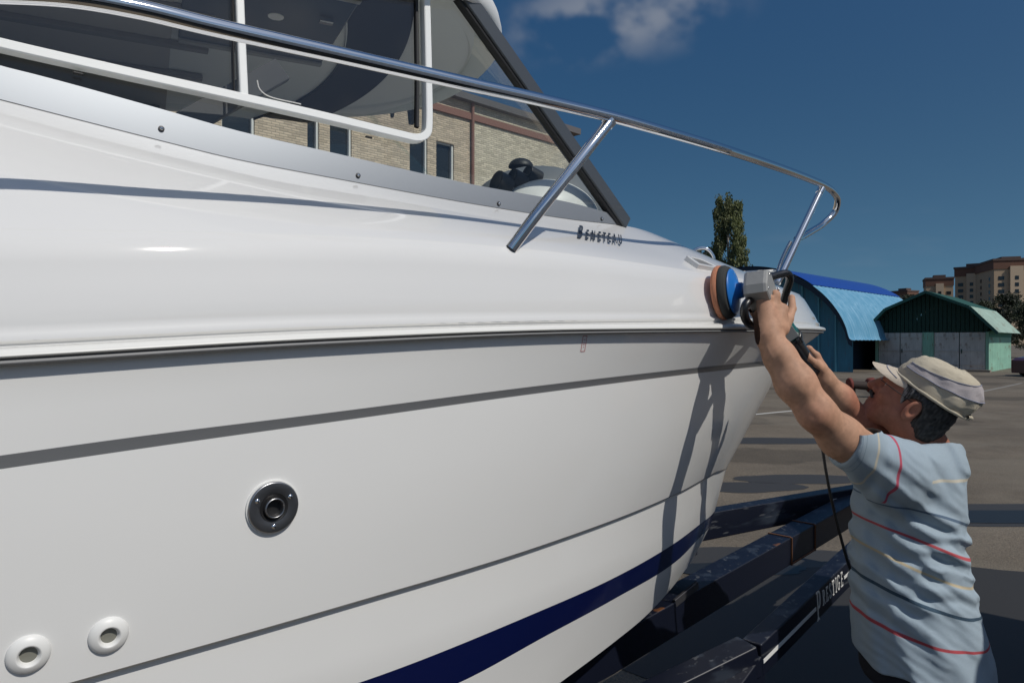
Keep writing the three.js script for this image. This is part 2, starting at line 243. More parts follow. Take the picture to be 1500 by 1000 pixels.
const boat = thing('motor_boat', B(2.6, 0, 0), 'white motor boat with silver and navy stripes and a chrome bow rail', 'boat');
{
  const gU = R.groove, up = shiftRow(gU, 0, 0.0), under = shiftRow(gU, -0.012, 0.001);
  // lower hull: bottom edge - blue stripe - under the knuckle
  const low = [shiftRow(R.bottom, 0, 0), mixRow(R.bottom, R.blueB, 0.5), R.blueB, R.blueT, mixRow(R.blueT, under, 0.35), mixRow(R.blueT, under, 0.7), under];
  const [l1, l2, l3] = bandsGeo(low, [[0, 2], [2, 3], [3, 6]]);
  const high = [up, mixRow(up, R.stripeB, 0.3, 0.004), mixRow(up, R.stripeB, 0.65, 0.004), R.stripeB, R.stripeT, mixRow(R.stripeT, R.railB, 0.5, 0.002), R.railB, R.railT];
  const [h1, h2, h3] = bandsGeo(high, [[0, 3], [3, 4], [4, 7]]);
  const knuckle = rowsGeo([under, shiftRow(gU, -0.001, -0.003), up]);
  part('hull', [l1, l3, h1, h3, ...knuckle], M.gel, boat);
  part('blue_stripe', l2, M.navy, boat, 'navy blue boot stripe along the lower hull');
  part('silver_stripe', h2, M.silver, boat, 'dark silver stripe below the rub rail');
  // bottom with its keel
  const keel = { s0: R.bottom.s0, S: v => R.bottom.S(v), at: v => B(v, 0, Math.min(R.bottom.Y(v), lerp(R.bottom.Y(R.bottom.s0), 0.60, smooth(R.bottom.s0 - 0.3, R.bottom.s0 + 1.2, v)))) };
  part('hull_bottom', rowsGeo([keel, mixRow(keel, R.bottom, 0.5), R.bottom]), M.antifoul, boat, 'dark antifouled bottom');
  // rub rail: dark moulded band, white half-round bead above it
  const N = 200, path = [], outs = [];
  const sOf = v => R.railT.s0 + (S_END - R.railT.s0) * Math.pow(v, 1.8);
  const railPts = row => { const a = []; for (let j = N; j >= 0; j--) a.push(row.at(row.s0 + (S_END - row.s0) * Math.pow(j / N, 1.8))); for (let j = 1; j <= N; j++) { const p = row.at(row.s0 + (S_END - row.s0) * Math.pow(j / N, 1.8)), [s, t] = toST(p); a.push(B(s, -t, p.y)); } return a; };
  const pB = railPts(R.railB), pT = railPts(R.railT), pD = railPts(R.beadT), pL = railPts(R.lip);
  const outOf = pts => pts.map((p, i) => { const a = pts[Math.max(0, i - 2)], b = pts[Math.min(pts.length - 1, i + 2)], t = b.clone().sub(a).setY(0).normalize(); const n = V(-t.z, 0, t.x); return i < 3 || i > pts.length - 4 ? n : n; });
  let o = outOf(pT); if (o[5].dot(STB) < 0) o = o.map(v => v.negate());
  const band = (lower, upper, prof) => gridGeo(lower.map((p, i) => prof.map(([f, u]) => p.clone().lerp(upper[i], u).addScaledVector(o[i], f))), false, false, true);
  part('rub_rail', [band(pB, pT, [[-0.004, 0.40], [0.006, 0.42], [0.0115, 0.47], [0.014, 0.58], [0.0145, 0.70], [0.0125, 0.84], [0.008, 0.94], [0.002, 1]])], M.rubber, boat, 'dark grey rub rail along the deck edge');
  part('rub_rail_bead', [band(pT, pD, [[-0.006, 0], [0.008, 0.02], [0.016, 0.14], [0.020, 0.34], [0.020, 0.6], [0.016, 0.82], [0.009, 0.95], [-0.004, 1.0]])], M.bead, boat, 'white half round bead on the rub rail');
  // topsides above the rail, then the sloping coachroof side
  const lip2 = shiftRow(R.beadT, 0, 0.0);
  const top = [lip2, mixRow(lip2, R.lip, 0.5, -0.004), R.lip, mixRow(R.lip, R.seam, 0.06, -0.006), mixRow(R.lip, R.seam, 0.14, -0.002), ...[0.3,0.5,0.7,0.86,0.95].map(t => mixRow(R.lip, R.seam, t, 0.016 * t * (1 - t) + 0.006 * smooth(0.5, 0.86, t) * (1 - smooth(0.86, 1, t)))), shiftRow(R.seam, 0, 0)];
  part('topside', rowsGeo(top), M.gelDimmed, boat, 'white moulded bulwark above the rub rail');
  const seam2 = shiftRow(R.seam, -0.003, 0.003);
  const coach = [shiftRow(R.seam, -0.003, -0.004), seam2, mixRow(seam2, R.sillB, 0.25, 0.012), mixRow(seam2, R.sillB, 0.5, 0.016), mixRow(seam2, R.sillB, 0.75, 0.012), R.sillB];
  part('coachroof', [...rowsGeo(coach),
    ...[0, 1].map(() => null).filter(Boolean)], M.gelDimmed, boat, 'white sloping cabin side with the maker lettering');
  // decks across: foredeck at the seam level and the coachroof top, both nearly flat
  const across = (row, ds, dy, s1) => { const P = []; for (let j = 0; j <= 80; j++) { const s = row.s0 + (s1 - row.s0) * Math.pow(j / 80, 1.6), p = row.at(s), t = toST(p)[1], r = []; for (let k = -8; k <= 8; k++) r.push(B(s, t * k / 8, p.y + dy)); P.push(r); } return gridGeo(P); };
  part('foredeck', across(R.seam, 0, -0.012, 1.4), M.gelDimmed, boat);
  part('coachroof_top', across(R.sillB, 0, -0.002, 1.5), M.gelDimmed, boat);
  part('cabin_floor', across(R.sillB, 0, -0.06, S_END), std(0.75,0.75,0.73,0.7), boat);
  // transom
  const tr = [R.bottom, R.groove, R.railB, R.seam].map(r => { const p = r.at(S_END), t = toST(p)[1], a = []; for (let k = -6; k <= 6; k++) a.push(B(S_END, t * k / 6, p.y)); return a; });
  part('transom', gridGeo(tr), M.gel, boat);
}

// ---- cabin glass: a steep sheet standing on the grey sill
const sillTpx = pchip([-200, 0, 235, 340, 500, 690, 835, 905], [55, 97, 160, 190, 227, 270, 297, 316]);
const glassPlan = plan(0.884, R.sillB.s0, 0.8);
const LEAN = 0.10;                                              // metres inwards per metre up
const gsill = (() => { const a = []; for (let i = 0; i <= 80; i++) { const px = lerp(0, 905, i / 80), p = at(px, sillTpx(px), hitPlan(px, glassPlan)); a.push([toST(p)[0], p.y]); } a.reverse(); return pchip(a.map(v => v[0]), a.map(v => v[1])); })();
const S_GL = toST(at(0, 97, hitPlan(0, glassPlan)))[0];
const sillY = s => s < S_GL ? gsill(s) : gsill(S_GL) + 0.14 * (1 - Math.exp(-(s - S_GL) / 1.0));
const glassT = (s, y) => glassPlan(s) - LEAN * Math.max(0, y - sillY(s));
const onGlass = (px, py, off = 0) => { const F = d => { const p = at(px, py, d), [s, t] = toST(p); return t - glassT(s, p.y) - off; }; let d = 0.25; while (d < 5 && F(d) > 0) d += 0.02; let a = d - 0.02, b = d; for (let i = 0; i < 40; i++) { const m = (a + b) / 2; F(m) > 0 ? a = m : b = m; } return at(px, py, a); };
const glassN = s => { const e = 0.05, g = (glassPlan(s + e) - glassPlan(s - e)) / (2 * e); return STB.clone().addScaledVector(FWD, g).normalize().addScaledVector(UP, LEAN).normalize(); };
const ROOF_Y = 2.63;
{
  // grey sill strip with screws
  const P = [], Q = [];
  for (let i = 0; i <= 120; i++) { const s = lerp(toST(at(906, 331, hitPlan(906, R.sillB.f)))[0] - 0.006, 6.0, Math.pow(i / 120, 1.3)), b = R.sillB.at(s), t = toST(b)[1];
    const n = glassN(s).setY(0).normalize(), top = B(s, glassPlan(s), Math.max(sillY(s), b.y + 0.004));
    P.push([b.clone().addScaledVector(n, -0.01), b.clone().addScaledVector(n, 0.003), b.clone().lerp(top, 0.5).addScaledVector(n, 0.004), top.clone().addScaledVector(n, 0.003), top.clone().addScaledVector(n, -0.012)]); }
  const mir = p => { const [s, t] = toST(p); return B(s, -t, p.y); };
  part('window_sill', [toCreasedNormals(gridGeo(P, false, false), 0.5), toCreasedNormals(gridGeo(P.map(r => r.map(mir)), false, false, true), 0.5)], M.sill, boat, 'grey aluminium sill under the side windows');
  for (const [px, py] of [[235, 190], [523, 258], [729, 299], [880, 321]]) {
    const q = onLoft(px, py, R.sillB, { f: glassPlan, Y: sillY }), n = q.n, p = q.p.clone().addScaledVector(n, 0.0045);
    const ring = part('sill_screw', lathe([[0.0, 0.002], [0.0052, 0.002], [0.0056, 0.0012], [0.0056, 0]], p, n, 20), M.black, boat);
    part('screw_head', lathe([[0, 0.0045], [0.0026, 0.004], [0.0034, 0.0025], [0.0034, 0.001]], p, n, 16), M.chrome, ring);
  }
  // fixed glass, both sides, and the curved windscreen between the pillars
  const sA = toST(at(912, 331, hitPlan(906, R.sillB.f)))[0], yA = 2.1;
  const frontS = y => sA + 0.02 + Math.max(0, y - sillY(sA)) * 1.12;              // pillar line: s grows with height
  const side = sg => { const G = []; for (let i = 0; i <= 60; i++) { const r = []; for (let j = 0; j <= 14; j++) { const f = j / 14; const s0 = lerp(sA, 5.8, Math.pow(i / 60, 1.2)); const y0 = sillY(s0), y = lerp(y0 - 0.01, ROOF_Y + 0.01, f); const s = Math.max(s0, lerp(s0, frontS(y), 1 - i / 60)); r.push(B(s, sg * glassT(s, y), y)); } G.push(r); } return gridGeo(G); };
  part('side_glass', side(1), M.glass, boat, 'clear fixed side glass ahead of the sliding window');
  part('side_glass', side(-1), M.glass, boat);
  const ws = []; for (let i = 0; i <= 40; i++) { const a = lerp(-1, 1, i / 40), r = []; for (let j = 0; j <= 10; j++) { const y = lerp(yA, ROOF_Y, j / 10), s = frontS(y), t = glassT(s, y); r.push(B(s - 0.16 * (1 - a * a), t * a, y)); } ws.push(r); }
  part('windscreen', gridGeo(ws), M.glass, boat);
  // A pillar
  const pl = (px, py, off) => onGlass(px, py, off);
  const bot = pl(914, 331, 0.012), top = pl(680, 0, 0.012), dir = top.clone().sub(bot).normalize();
  const ext = top.clone().addScaledVector(dir, 0.08), nrm = glassN(toST(bot)[0]);
  const seg = (b0, b1, w, h) => { const z = b1.clone().sub(b0).normalize(), y = nrm.clone().addScaledVector(z, -nrm.dot(z)).normalize(), x = y.clone().cross(z); const g = new RoundedBoxGeometry(w, h, b0.distanceTo(b1), 2, 0.004); return basisAt(g, b0.clone().add(b1).multiplyScalar(0.5), x, y, z); };
  const wide = nrm.clone().cross(dir).normalize(); if (wide.dot(FWD) < 0) wide.negate();
  part('windscreen_pillar', seg(bot.clone().addScaledVector(dir, -0.004).addScaledVector(wide, 0.012), ext.clone().addScaledVector(wide, 0.012), 0.048, 0.024), M.pillar, boat, 'dark grey raked windscreen pillar');
  part('pillar_gasket', seg(bot.clone().addScaledVector(dir, -0.004).addScaledVector(wide, -0.0165).addScaledVector(nrm, -0.006), ext.clone().addScaledVector(wide, -0.0165).addScaledVector(nrm, -0.006), 0.010, 0.022), M.black, boat);

  // sliding window: white frame with a mullion, smoked panes, black gasket
  const framePath = (pts, n) => curve(pts.map(([x, y]) => onGlass(x, y, 0.0)), n);
  const ribbon = (pts, n, w, thick, off) => {                        // flat bar lying on the glass along a path
    const c = framePath(pts, n), prof = [[-w / 2, off], [-w / 2, off + thick - 0.002], [-w / 2 + 0.002, off + thick], [w / 2 - 0.002, off + thick], [w / 2, off + thick - 0.002], [w / 2, off]];
    return toCreasedNormals(gridGeo(c.map((p, i) => { const t = c[Math.min(n, i + 1)].clone().sub(c[Math.max(0, i - 1)]).normalize(), nn = glassN(toST(p)[0]), x = nn.clone().cross(t).normalize(), y = nn; return prof.map(([a, b]) => p.clone().addScaledVector(x, a).addScaledVector(y, b)); }), false, true), 0.6);
  };
  const outer = [[-330, 0], [-150, 34], [0, 71], [170, 109], [340, 146], [470, 175], [585, 202]];
  const corner = [[602, 205.5], [613, 204], [620, 197], [621.5, 186], [621, 120], [619.5, 50], [618.2, 0], [617.2, -40]];
  const fr = part('sliding_window', ribbon([...outer, ...corner], 160, 0.0185, 0.022, 0.002), M.frame, boat, 'white framed sliding side window');
  part('mullion', ribbon([[353, 148], [349, 60], [346, -20], [343, -150]], 20, 0.0165, 0.020, 0.002), M.frame, fr);
  part('gasket', ribbon([[608, 188], [608.5, 120], [607.5, 40], [606.5, -38]], 40, 0.0095, 0.010, 0.002), M.black, fr); part('gasket', ribbon([[340, 140], [338.5, 60], [337, -150]], 20, 0.0035, 0.012, 0.002), M.black, fr);
  { const s0 = toST(onGlass(617.2, -40))[0], rows = []; for (let i = 0; i <= 30; i++) { const s = lerp(s0 - 0.008, 3.6, i / 30), n = glassN(s), p = B(s, glassT(s, 2.602), 2.602); rows.push([[-0.009, 0.002], [-0.009, 0.022], [0.009, 0.022], [0.009, 0.002]].map(([a, b]) => p.clone().add(V(0, a, 0)).addScaledVector(n, b))); } part('frame_top', toCreasedNormals(gridGeo(rows, false, true), 0.6), M.frame, fr); }
  const slot = (px, py) => { const p = onGlass(px, py, 0.012), n = glassN(toST(p)[0]), x = onGlass(px + 10, py + 2.2, 0.012).sub(p).normalize(), y = n.clone().cross(x); const g = new RoundedBoxGeometry(0.017, 0.004, 0.006, 2, 0.0018); return basisAt(g, p, x, y, n); };
  part('drain_slot', slot(114, 107.5), M.black, fr); part('drain_slot', slot(540, 201), M.black, fr);
  const pane = (x0, x1, off) => { const G = []; for (let i = 0; i <= 16; i++) { const px = lerp(x0, x1, i / 16), r = []; const yb = pchip(outer.map(p => p[0]), outer.map(p => p[1]))(px) - 3; const yt = 500 - (2.60 - EYE) * FPX / -onGlass(px, -20, off).z; for (let j = 0; j <= 8; j++) r.push(onGlass(px, lerp(yb, yt, j / 8), off)); G.push(r); } return gridGeo(G); };
  part('sliding_pane', pane(-300, 348, 0.012), M.glassDark, fr); part('sliding_pane', pane(346, 606, 0.008), M.glassDark, fr);
  part('pane_stop', [ribbon([[376, 118], [379, 130], [390, 140], [440, 153]], 24, 0.002, 0.002, 0.001)], M.frame, fr);

  // roof: thick visor slab, rounded rim, navy header band, headliner
  const outline = (W, s0, L, s1) => { const a = []; const n = 40; for (let i = 0; i <= n; i++) { const u = Math.pow(i / n, 2.4); a.push([s0 + u * L, W * Math.pow(1 - Math.pow(1 - u, 2.2), 0.40)]); } a.push([s1, W]); return a; };
  const ring = (ol, y) => [...ol.slice().reverse().map(([s, t]) => B(s, t, y)), ...ol.slice(1).map(([s, t]) => B(s, -t, y))];
  const slab = (ol, prof) => gridGeo(prof.map(([ins, y]) => ring(ol.map(([s, t]) => [s + ins * (s < 2.4 ? 1 : 0.2), Math.max(0, t - ins)]), y)));
  const ol = outline(0.86, 1.66, 1.5, 5.9);
  const flat = (ol, y, ny = 1) => { const G = ol.map(([s, t]) => { const r = []; for (let k = -6; k <= 6; k++) r.push(B(s, t * k / 6, y)); return r; }); return gridGeo(G); };
  part('cabin_roof', [slab(ol, [[0.075, ROOF_Y + 0.012], [0.07, ROOF_Y], [0.012, ROOF_Y + 0.001], [0.003, ROOF_Y + 0.012], [0, ROOF_Y + 0.035], [0.004, ROOF_Y + 0.06], [0.02, ROOF_Y + 0.085], [0.10, ROOF_Y + 0.115], [0.3, ROOF_Y + 0.14]]), flat(ol.map(([s, t]) => [s + 0.075 * (s < 2.4 ? 1 : 0.2), Math.max(0, t - 0.075)]), ROOF_Y + 0.011), flat(ol.map(([s, t]) => [s + 0.3 * (s < 2.4 ? 1 : 0.2), Math.max(0, t - 0.3)]), ROOF_Y + 0.14)], M.white, boat, 'white cabin roof with an overhanging rounded visor');
  const arc = (s0, k, t) => s0 + k * t * t;
  const hb = []; for (let i = -30; i <= 30; i++) { const t = i / 30 * 0.70; hb.push([B(arc(1.955, 0.32, t + 0.06), t, ROOF_Y - 0.004), B(arc(2.13, 0.40, t + 0.06), t, ROOF_Y - 0.004), B(arc(2.13, 0.40, t + 0.06), t, ROOF_Y - 0.022)]); }
  part('windscreen_header', gridGeo(hb), M.navyDull = std(0.010, 0.012, 0.022, 0.7), boat, 'dark curved header along the top of the windscreen');
  const hl = []; for (let i = -20; i <= 20; i++) { const t = i / 20 * 0.72, r = []; for (let j = 0; j <= 20; j++) r.push(B(lerp(arc(2.125, 0.40, t + 0.06), 2.62, j / 20), t, ROOF_Y - 0.012)); hl.push(r); }
  part('headliner', gridGeo(hl), M.head, boat, 'pale front headliner panel');
  const hl2 = []; for (let i = -6; i <= 6; i++) { const t = i / 6 * 0.74; hl2.push([B(2.60, t, ROOF_Y - 0.016), B(5.8, t, ROOF_Y - 0.016)]); }
  part('headliner', gridGeo(hl2), M.headBrown, boat);
  part('ceiling_rail', [-0.3, -0.05, 0.2, 0.45].map(t => bar(B(2.5, t, ROOF_Y - 0.024), B(4.9, t * 1.05, ROOF_Y - 0.024), 0.03, 0.016)), std(0.2, 0.19, 0.18, 0.6), boat);
  part('cabin_light', rod(B(2.36, 0.28, ROOF_Y - 0.03), B(2.36, 0.28, ROOF_Y - 0.012), 0.02, 0.024), M.white, boat);
  { const c = toST(at(415, 22, 1.93)), y = ROOF_Y - 0.022, hx = 0.20, hz = 0.23, g = new RoundedBoxGeometry(hx * 2, 0.012, hz * 2, 3, 0.005); const ht = part('roof_hatch', basisAt(g, B(c[0] + 0.05, c[1], y), FWD, UP, FWD.clone().cross(UP)), phys(0.035, 0.055, 0.085, 0.18, {}), boat, 'dark tinted roof hatch');
    for (const k of [-1, 1]) { part('hatch_frame', bar(B(c[0] + 0.05 - hx, c[1] + k * hz, y - 0.006), B(c[0] + 0.05 + hx, c[1] + k * hz, y - 0.006), 0.022, 0.014), std(0.30, 0.30, 0.29, 0.5), ht); part('hatch_latch', bar(B(c[0] + 0.05 - hx * 0.8, c[1] + k * 0.1, y - 0.016), B(c[0] + 0.05 - hx * 0.62, c[1] + k * 0.1, y - 0.016), 0.02, 0.014), M.steel, ht); } }
  // dark lining aft: bulkhead, port side panel, curtain posts
  part('cabin_lining', [bar(B(4.2, -0.8, 2.42), B(4.2, 0.72, 2.42), 0.04, 0.5), ...[[2.62, 5.4]].map(([a, b]) => bar(B(a, -0.70, 2.45), B(b, -0.78, 2.45), 0.03, 0.40))], M.cabin, boat);
  part('window_post', [bar(B(2.64, 0.66, 2.15), B(2.40, 0.62, 2.34), 0.05, 0.02, STB)], std(0.12, 0.12, 0.13, 0.7), boat);
  part('interior_fitting', rod(at(575, 158, 2.85), at(574, 172, 2.85), 0.012, 0.006), M.black, boat); part('interior_fitting', rod(at(604, 158, 2.8), at(602, 182, 2.8), 0.022, 0.01), M.black, boat);
}

// ------------------------------------------------------------------ ground
{
  const N = 1024;
  const gt = tex(N, N, (u, v) => { const a = fbmT(u * 5, v * 5, 5, 5), b = fbmT(u * 37 + 2, v * 37, 37, 4), s = H3(u * N | 0, v * N | 0, 9), dk = smooth(0.57, 0.66, fbmT(u * 7 + 5, v * 7 + 1, 7, 5)), dust = smooth(0.52, 0.7, fbmT(u * 9 + 1, v * 9 + 8, 9, 5));
    let c = [0.142, 0.117, 0.087]; c = c.map((x, i) => x * (0.72 + 0.5 * a + 0.28 * (b - 0.5)) * (0.74 + 0.52 * s)); const cr = Math.abs(fbmT(u * 6 + 9, v * 6 + 2, 6, 5) - 0.5), crack = smooth(0.006, 0.0015, cr) * smooth(0.45, 0.6, fbmT(u * 3, v * 3 + 4, 3, 3)); c = c.map(x => x * (1 - 0.6 * crack)); c = c.map((x, i) => lerp(x, x * 0.52, dk * 0.75)); c = c.map((x, i) => lerp(x, [0.20, 0.175, 0.135][i], dust * 0.35)); return c.map(toS); }, true);
  const gb = tex(512, 512, (u, v) => { const s = fbmT(u * 120, v * 120, 120, 2) * 0.7 + 0.3 * H3(u * 512 | 0, v * 512 | 0, 2); return [s, s, s]; });
  const gr = tex(512, 512, (u, v) => { const s = 0.80 + 0.2 * fbmT(u * 20, v * 20, 20, 4); return [s, s, s]; });
  const rings = [0, 3, 6, 10, 15, 25, 40, 70, 120, 250, 600, 1800], P = rings.map(r => Array.from({ length: 49 }, (_, j) => V(Math.cos(j / 48 * 2 * Math.PI) * r, 0, -6 + Math.sin(j / 48 * 2 * Math.PI) * r)));
  const g = gridGeo(P, false, false, true, (i, j, p) => [p.x / 11, p.z / 11]);
  const m = new THREE.MeshStandardMaterial({ map: gt, bumpMap: gb, bumpScale: 0.006, roughnessMap: gr, roughness: 1, side: THREE.DoubleSide });
  gb.repeat.set(9, 9);
  struct('ground', g, m);
  // puddle left on the low part of the yard, faded bay lines
  const blob = (cx, cz, rx, rz, seed, y) => { const s = new THREE.Shape(); for (let i = 0; i <= 90; i++) { const a = i / 90 * Math.PI * 2, k = 0.72 + 0.55 * fbm(Math.cos(a) * 1.6 + seed, Math.sin(a) * 1.6, seed, 4); const x = cx + Math.cos(a) * rx * k, z = cz + Math.sin(a) * rz * k; i ? s.lineTo(x, -z) : s.moveTo(x, -z); } return new THREE.ShapeGeometry(s).rotateX(-Math.PI / 2).translate(0, y, 0); };
  const damp = std(0.045, 0.042, 0.038, 0.55);
  const wet = phys(0.020, 0.020, 0.020, 0.36, { specularIntensity: 0.5 });
  struct('damp_shade_patch', blob(5.6, -7.25, 2.2, 0.50, 2.2, 0.003), damp);
  struct('puddle', blob(5.7, -7.15, 2.0, 0.28, 2.2, 0.006), wet);
  struct('damp_shade_patch', blob(2.75, -8.6, 0.75, 0.30, 5.1, 0.003), damp);
  struct('damp_shade_patch', blob(4.6, -12.6, 1.9, 0.42, 3.3, 0.003), damp);
  struct('damp_shade_patch', blob(3.7, -9.1, 0.9, 0.30, 6.4, 0.003), damp);
  struct('puddle', blob(1.75, -5.5, 0.55, 0.16, 7.7, 0.006), wet);
  struct('damp_shade_patch', blob(1.95, -5.75, 0.9, 0.35, 8.8, 0.003), damp);
  const shadeTint = std(0.030, 0.029, 0.028, 0.7);  // near-black patches painted to deepen the ground shade by truck and man
  struct('damp_shade_patch', blob(3.3, -4.15, 2.6, 1.35, 4.4, 0.0035), shadeTint);
  struct('damp_shade_patch', blob(0.75, -2.3, 1.15, 0.72, 9.3, 0.0035), shadeTint);
  const line = (a, b, w) => { const d = b.clone().sub(a).setY(0).normalize(), n = V(-d.z, 0, d.x).multiplyScalar(w / 2), n4 = [a.clone().add(n), a.clone().sub(n), b.clone().add(n), b.clone().sub(n)]; return gridGeo([[n4[0], n4[1]], [n4[2], n4[3]]]).translate(0, 0.004, 0); };
  const paint = std(0.52, 0.51, 0.48, 0.8);
  const gp = (px, py) => { const d = EYE * FPX / (py - 500); return at(px, py, d).setY(0); };
  struct('painted_line', line(gp(1085, 609), gp(1200, 598), 0.13), paint);
  struct('painted_line', line(gp(1395, 583), gp(1498, 561), 0.12), std(0.25, 0.24, 0.22, 0.8));
}

// ------------------------------------------------------------------ bow rail, skin fittings, lettering on the boat
const fontBold = await new FontLoader().loadAsync('fonts/droid/droid_sans_bold.typeface.json');
const fontSans = await new FontLoader().loadAsync('fonts/droid/droid_sans_regular.typeface.json');
const fontSerif = await new FontLoader().loadAsync('fonts/droid/droid_serif_regular.typeface.json');
{
  const railPlan = plan(1.223, -0.01), pd = (px, py) => at(px, py, hitPlan(px, railPlan) * lerp(0.965, 1, smooth(150, 850, px)));
  const pts = [[-420, -2], [-250, -14], [-120, -15], [0, -11], [100, -4.5], [200, 12.7], [300, 36.5], [400, 59], [500, 81], [600, 103.5], [700, 126], [760, 139], [830, 155], [900, 172], [1000, 200], [1060, 218]].map(p => pd(...p));
  pts.push(at(1100, 231, 2.22), at(1163, 253, 2.53), at(1190, 263.5, 2.70), at(1207, 271, 2.82), at(1221, 281, 2.93), at(1227.5, 293, 3.0), at(1224, 309, 3.04), at(1208, 326, 3.02), at(1190, 338, 2.94), at(1176, 346, 2.86), at(1168, 350, 2.79));
  part('bow_rail', tube(pts, 0.0132, 260, 20), M.chrome, boat, 'polished steel bow rail');
  const base1 = onLoft(748, 362.5, R.seam, R.sillB, 0.064), top1 = pd(894, 177);
  const mid1 = (() => { const m = base1.p.clone().lerp(top1, 0.5), c = V(0, EYE, 0); return m.sub(c).multiplyScalar(1 - 0.022 / m.length()).add(c); })();       // slightly bowed post
  const s1 = part('stanchion', tube([base1.p.clone().addScaledVector(UP, -0.004), base1.p.clone().lerp(mid1, 0.5).addScaledVector(mid1.clone().sub(V(0, EYE, 0)).normalize(), -0.005), mid1, mid1.clone().lerp(top1, 0.5).addScaledVector(mid1.clone().sub(V(0, EYE, 0)).normalize(), -0.005), top1], 0.0132, 60, 24), M.chrome, boat);
  part('stanchion_collar', rod(top1.clone().lerp(base1.p, 0.035), top1.clone().lerp(base1.p, 0.0), 0.0142, 0.0155, 24), M.chrome, s1);
  const b2 = at(1139, 402, 2.64), t2 = at(1204, 276, 2.805);
  const s2 = part('stanchion', rod(b2.clone().addScaledVector(UP, -0.03), t2, 0.0132, 0.0128, 24), M.chrome, boat);
  part('stanchion_collar', rod(t2.clone().lerp(b2, 0.06), t2, 0.0138, 0.0150, 24), M.chrome, s2);
  part('anchor_roller_cheek', tube([at(1158.5, 354, 2.87), at(1151, 368, 2.86), at(1144, 384, 2.85), at(1139, 400, 2.84)], 0.007, 20, 12), M.steel, boat);
  part('foredeck_toe_rail', tube([at(1056, 402, 2.95), at(1090, 399, 3.0), at(1136, 396.5, 3.02)], 0.006, 20, 10), M.bead, boat);
  part('deck_ring', tube([at(1016, 368, 3.0), at(1024, 364, 3.0), at(1036, 365, 3.0), at(1045, 376, 3.0), at(1046, 388, 3.0)], 0.008, 30, 12), M.chrome, boat);
  part('deck_cover', [lathe([[0, 0.03], [0.04, 0.026], [0.06, 0.01], [0.062, -0.03]], at(1030, 384, 3.05), V(0.3, 1, 0.1), 24)], M.black, boat);

  // vent recess near the front of the coachroof
  { const c = onLoft(1026, 388, R.seam, R.sillB, 0.064), n = c.n, x = c.along, y = n.clone().cross(x).multiplyScalar(-1); if (y.y < 0) y.negate();
    const sh = new THREE.Shape(); const W = 0.062, Hh = 0.026, r = 0.02; sh.moveTo(-W, -Hh); sh.lineTo(W * 1.2, -Hh); sh.quadraticCurveTo(W * 0.7, Hh * 0.7, W * 0.2, Hh * 0.9); sh.lineTo(-W + r, Hh); sh.quadraticCurveTo(-W, Hh, -W, Hh - r); sh.closePath();
    const hole = new THREE.Path(); const k = 0.80; hole.moveTo(-W * k, -Hh * 0.8); hole.lineTo(W * 1.0, -Hh * 0.8); hole.quadraticCurveTo(W * 0.55, Hh * 0.45, W * 0.15, Hh * 0.66); hole.lineTo(-W * k + r * 0.5, Hh * 0.72); hole.quadraticCurveTo(-W * k, Hh * 0.72, -W * k, Hh * 0.72 - r * 0.5); hole.closePath();
    const back = new THREE.Shape(hole.getPoints(8)); sh.holes.push(hole);
    const v = part('deck_vent', basisAt(new THREE.ExtrudeGeometry(sh, { depth: 0.012, bevelEnabled: true, bevelSize: 0.003, bevelThickness: 0.003, bevelSegments: 3 }), c.p.clone().addScaledVector(n, -0.002), x, y, n), M.gelDimmed, boat, 'white framed vent at the front of the cabin side');
    part('vent_opening', basisAt(new THREE.ShapeGeometry(back), c.p.clone().addScaledVector(n, 0.0045), x, y, n), std(0.16, 0.165, 0.17, 0.6), v);
    const sl = new THREE.Shape(); sl.moveTo(-W * 0.76, -Hh * 0.77); sl.lineTo(W * 0.95, -Hh * 0.77); sl.lineTo(-W * 0.76, Hh * 0.30); sl.closePath();
    part('vent_slot', basisAt(new THREE.ShapeGeometry(sl), c.p.clone().addScaledVector(n, 0.0058), x, y, n), M.black, v);
  }
  // exhaust skin fitting
  { const c = onLoft(398.5, 742, R.groove, R.stripeB, 0.018), p = c.p, n = c.n, k = 0.0412;
    const f = part('exhaust_fitting', lathe([[k * 0.46, 0.004], [k * 0.5, 0.0078], [k * 0.94, 0.0078], [k, 0.0065], [k * 1.0, 0.0035]], p, n, 56), M.smoked, boat, 'round polished exhaust skin fitting');
    part('backing_plate', lathe([[k * 0.40, 0.0036], [k * 1.04, 0.0036], [k * 1.055, 0.0025], [k * 1.055, -0.004]], p, n, 56), M.white, f);
    part('exhaust_pipe', lathe([[k * 0.31, 0.002], [k * 0.33, 0.012], [k * 0.36, 0.0145], [k * 0.40, 0.012], [k * 0.41, 0.002]], p, n, 40), M.smoked, f);
    part('pipe_throat', lathe([[0, 0.0022], [k * 0.37, 0.0022]], p, n, 24), M.black, f);
    part('throat_ring', lathe([[k * 0.38, 0.0042], [k * 0.50, 0.0080], [k * 0.56, 0.0084]], p, n, 40), M.black, f);
    for (const a of [150, 25, 268]) { const x = c.along, y = c.up, q = p.clone().addScaledVector(x, Math.cos(a * D2R) * k * 0.74).addScaledVector(y, Math.sin(a * D2R) * k * 0.74);
      part('screw', lathe([[0, 0.0098], [0.0030, 0.0092], [0.0042, 0.0075]], q, n, 16), M.chrome, f); } }
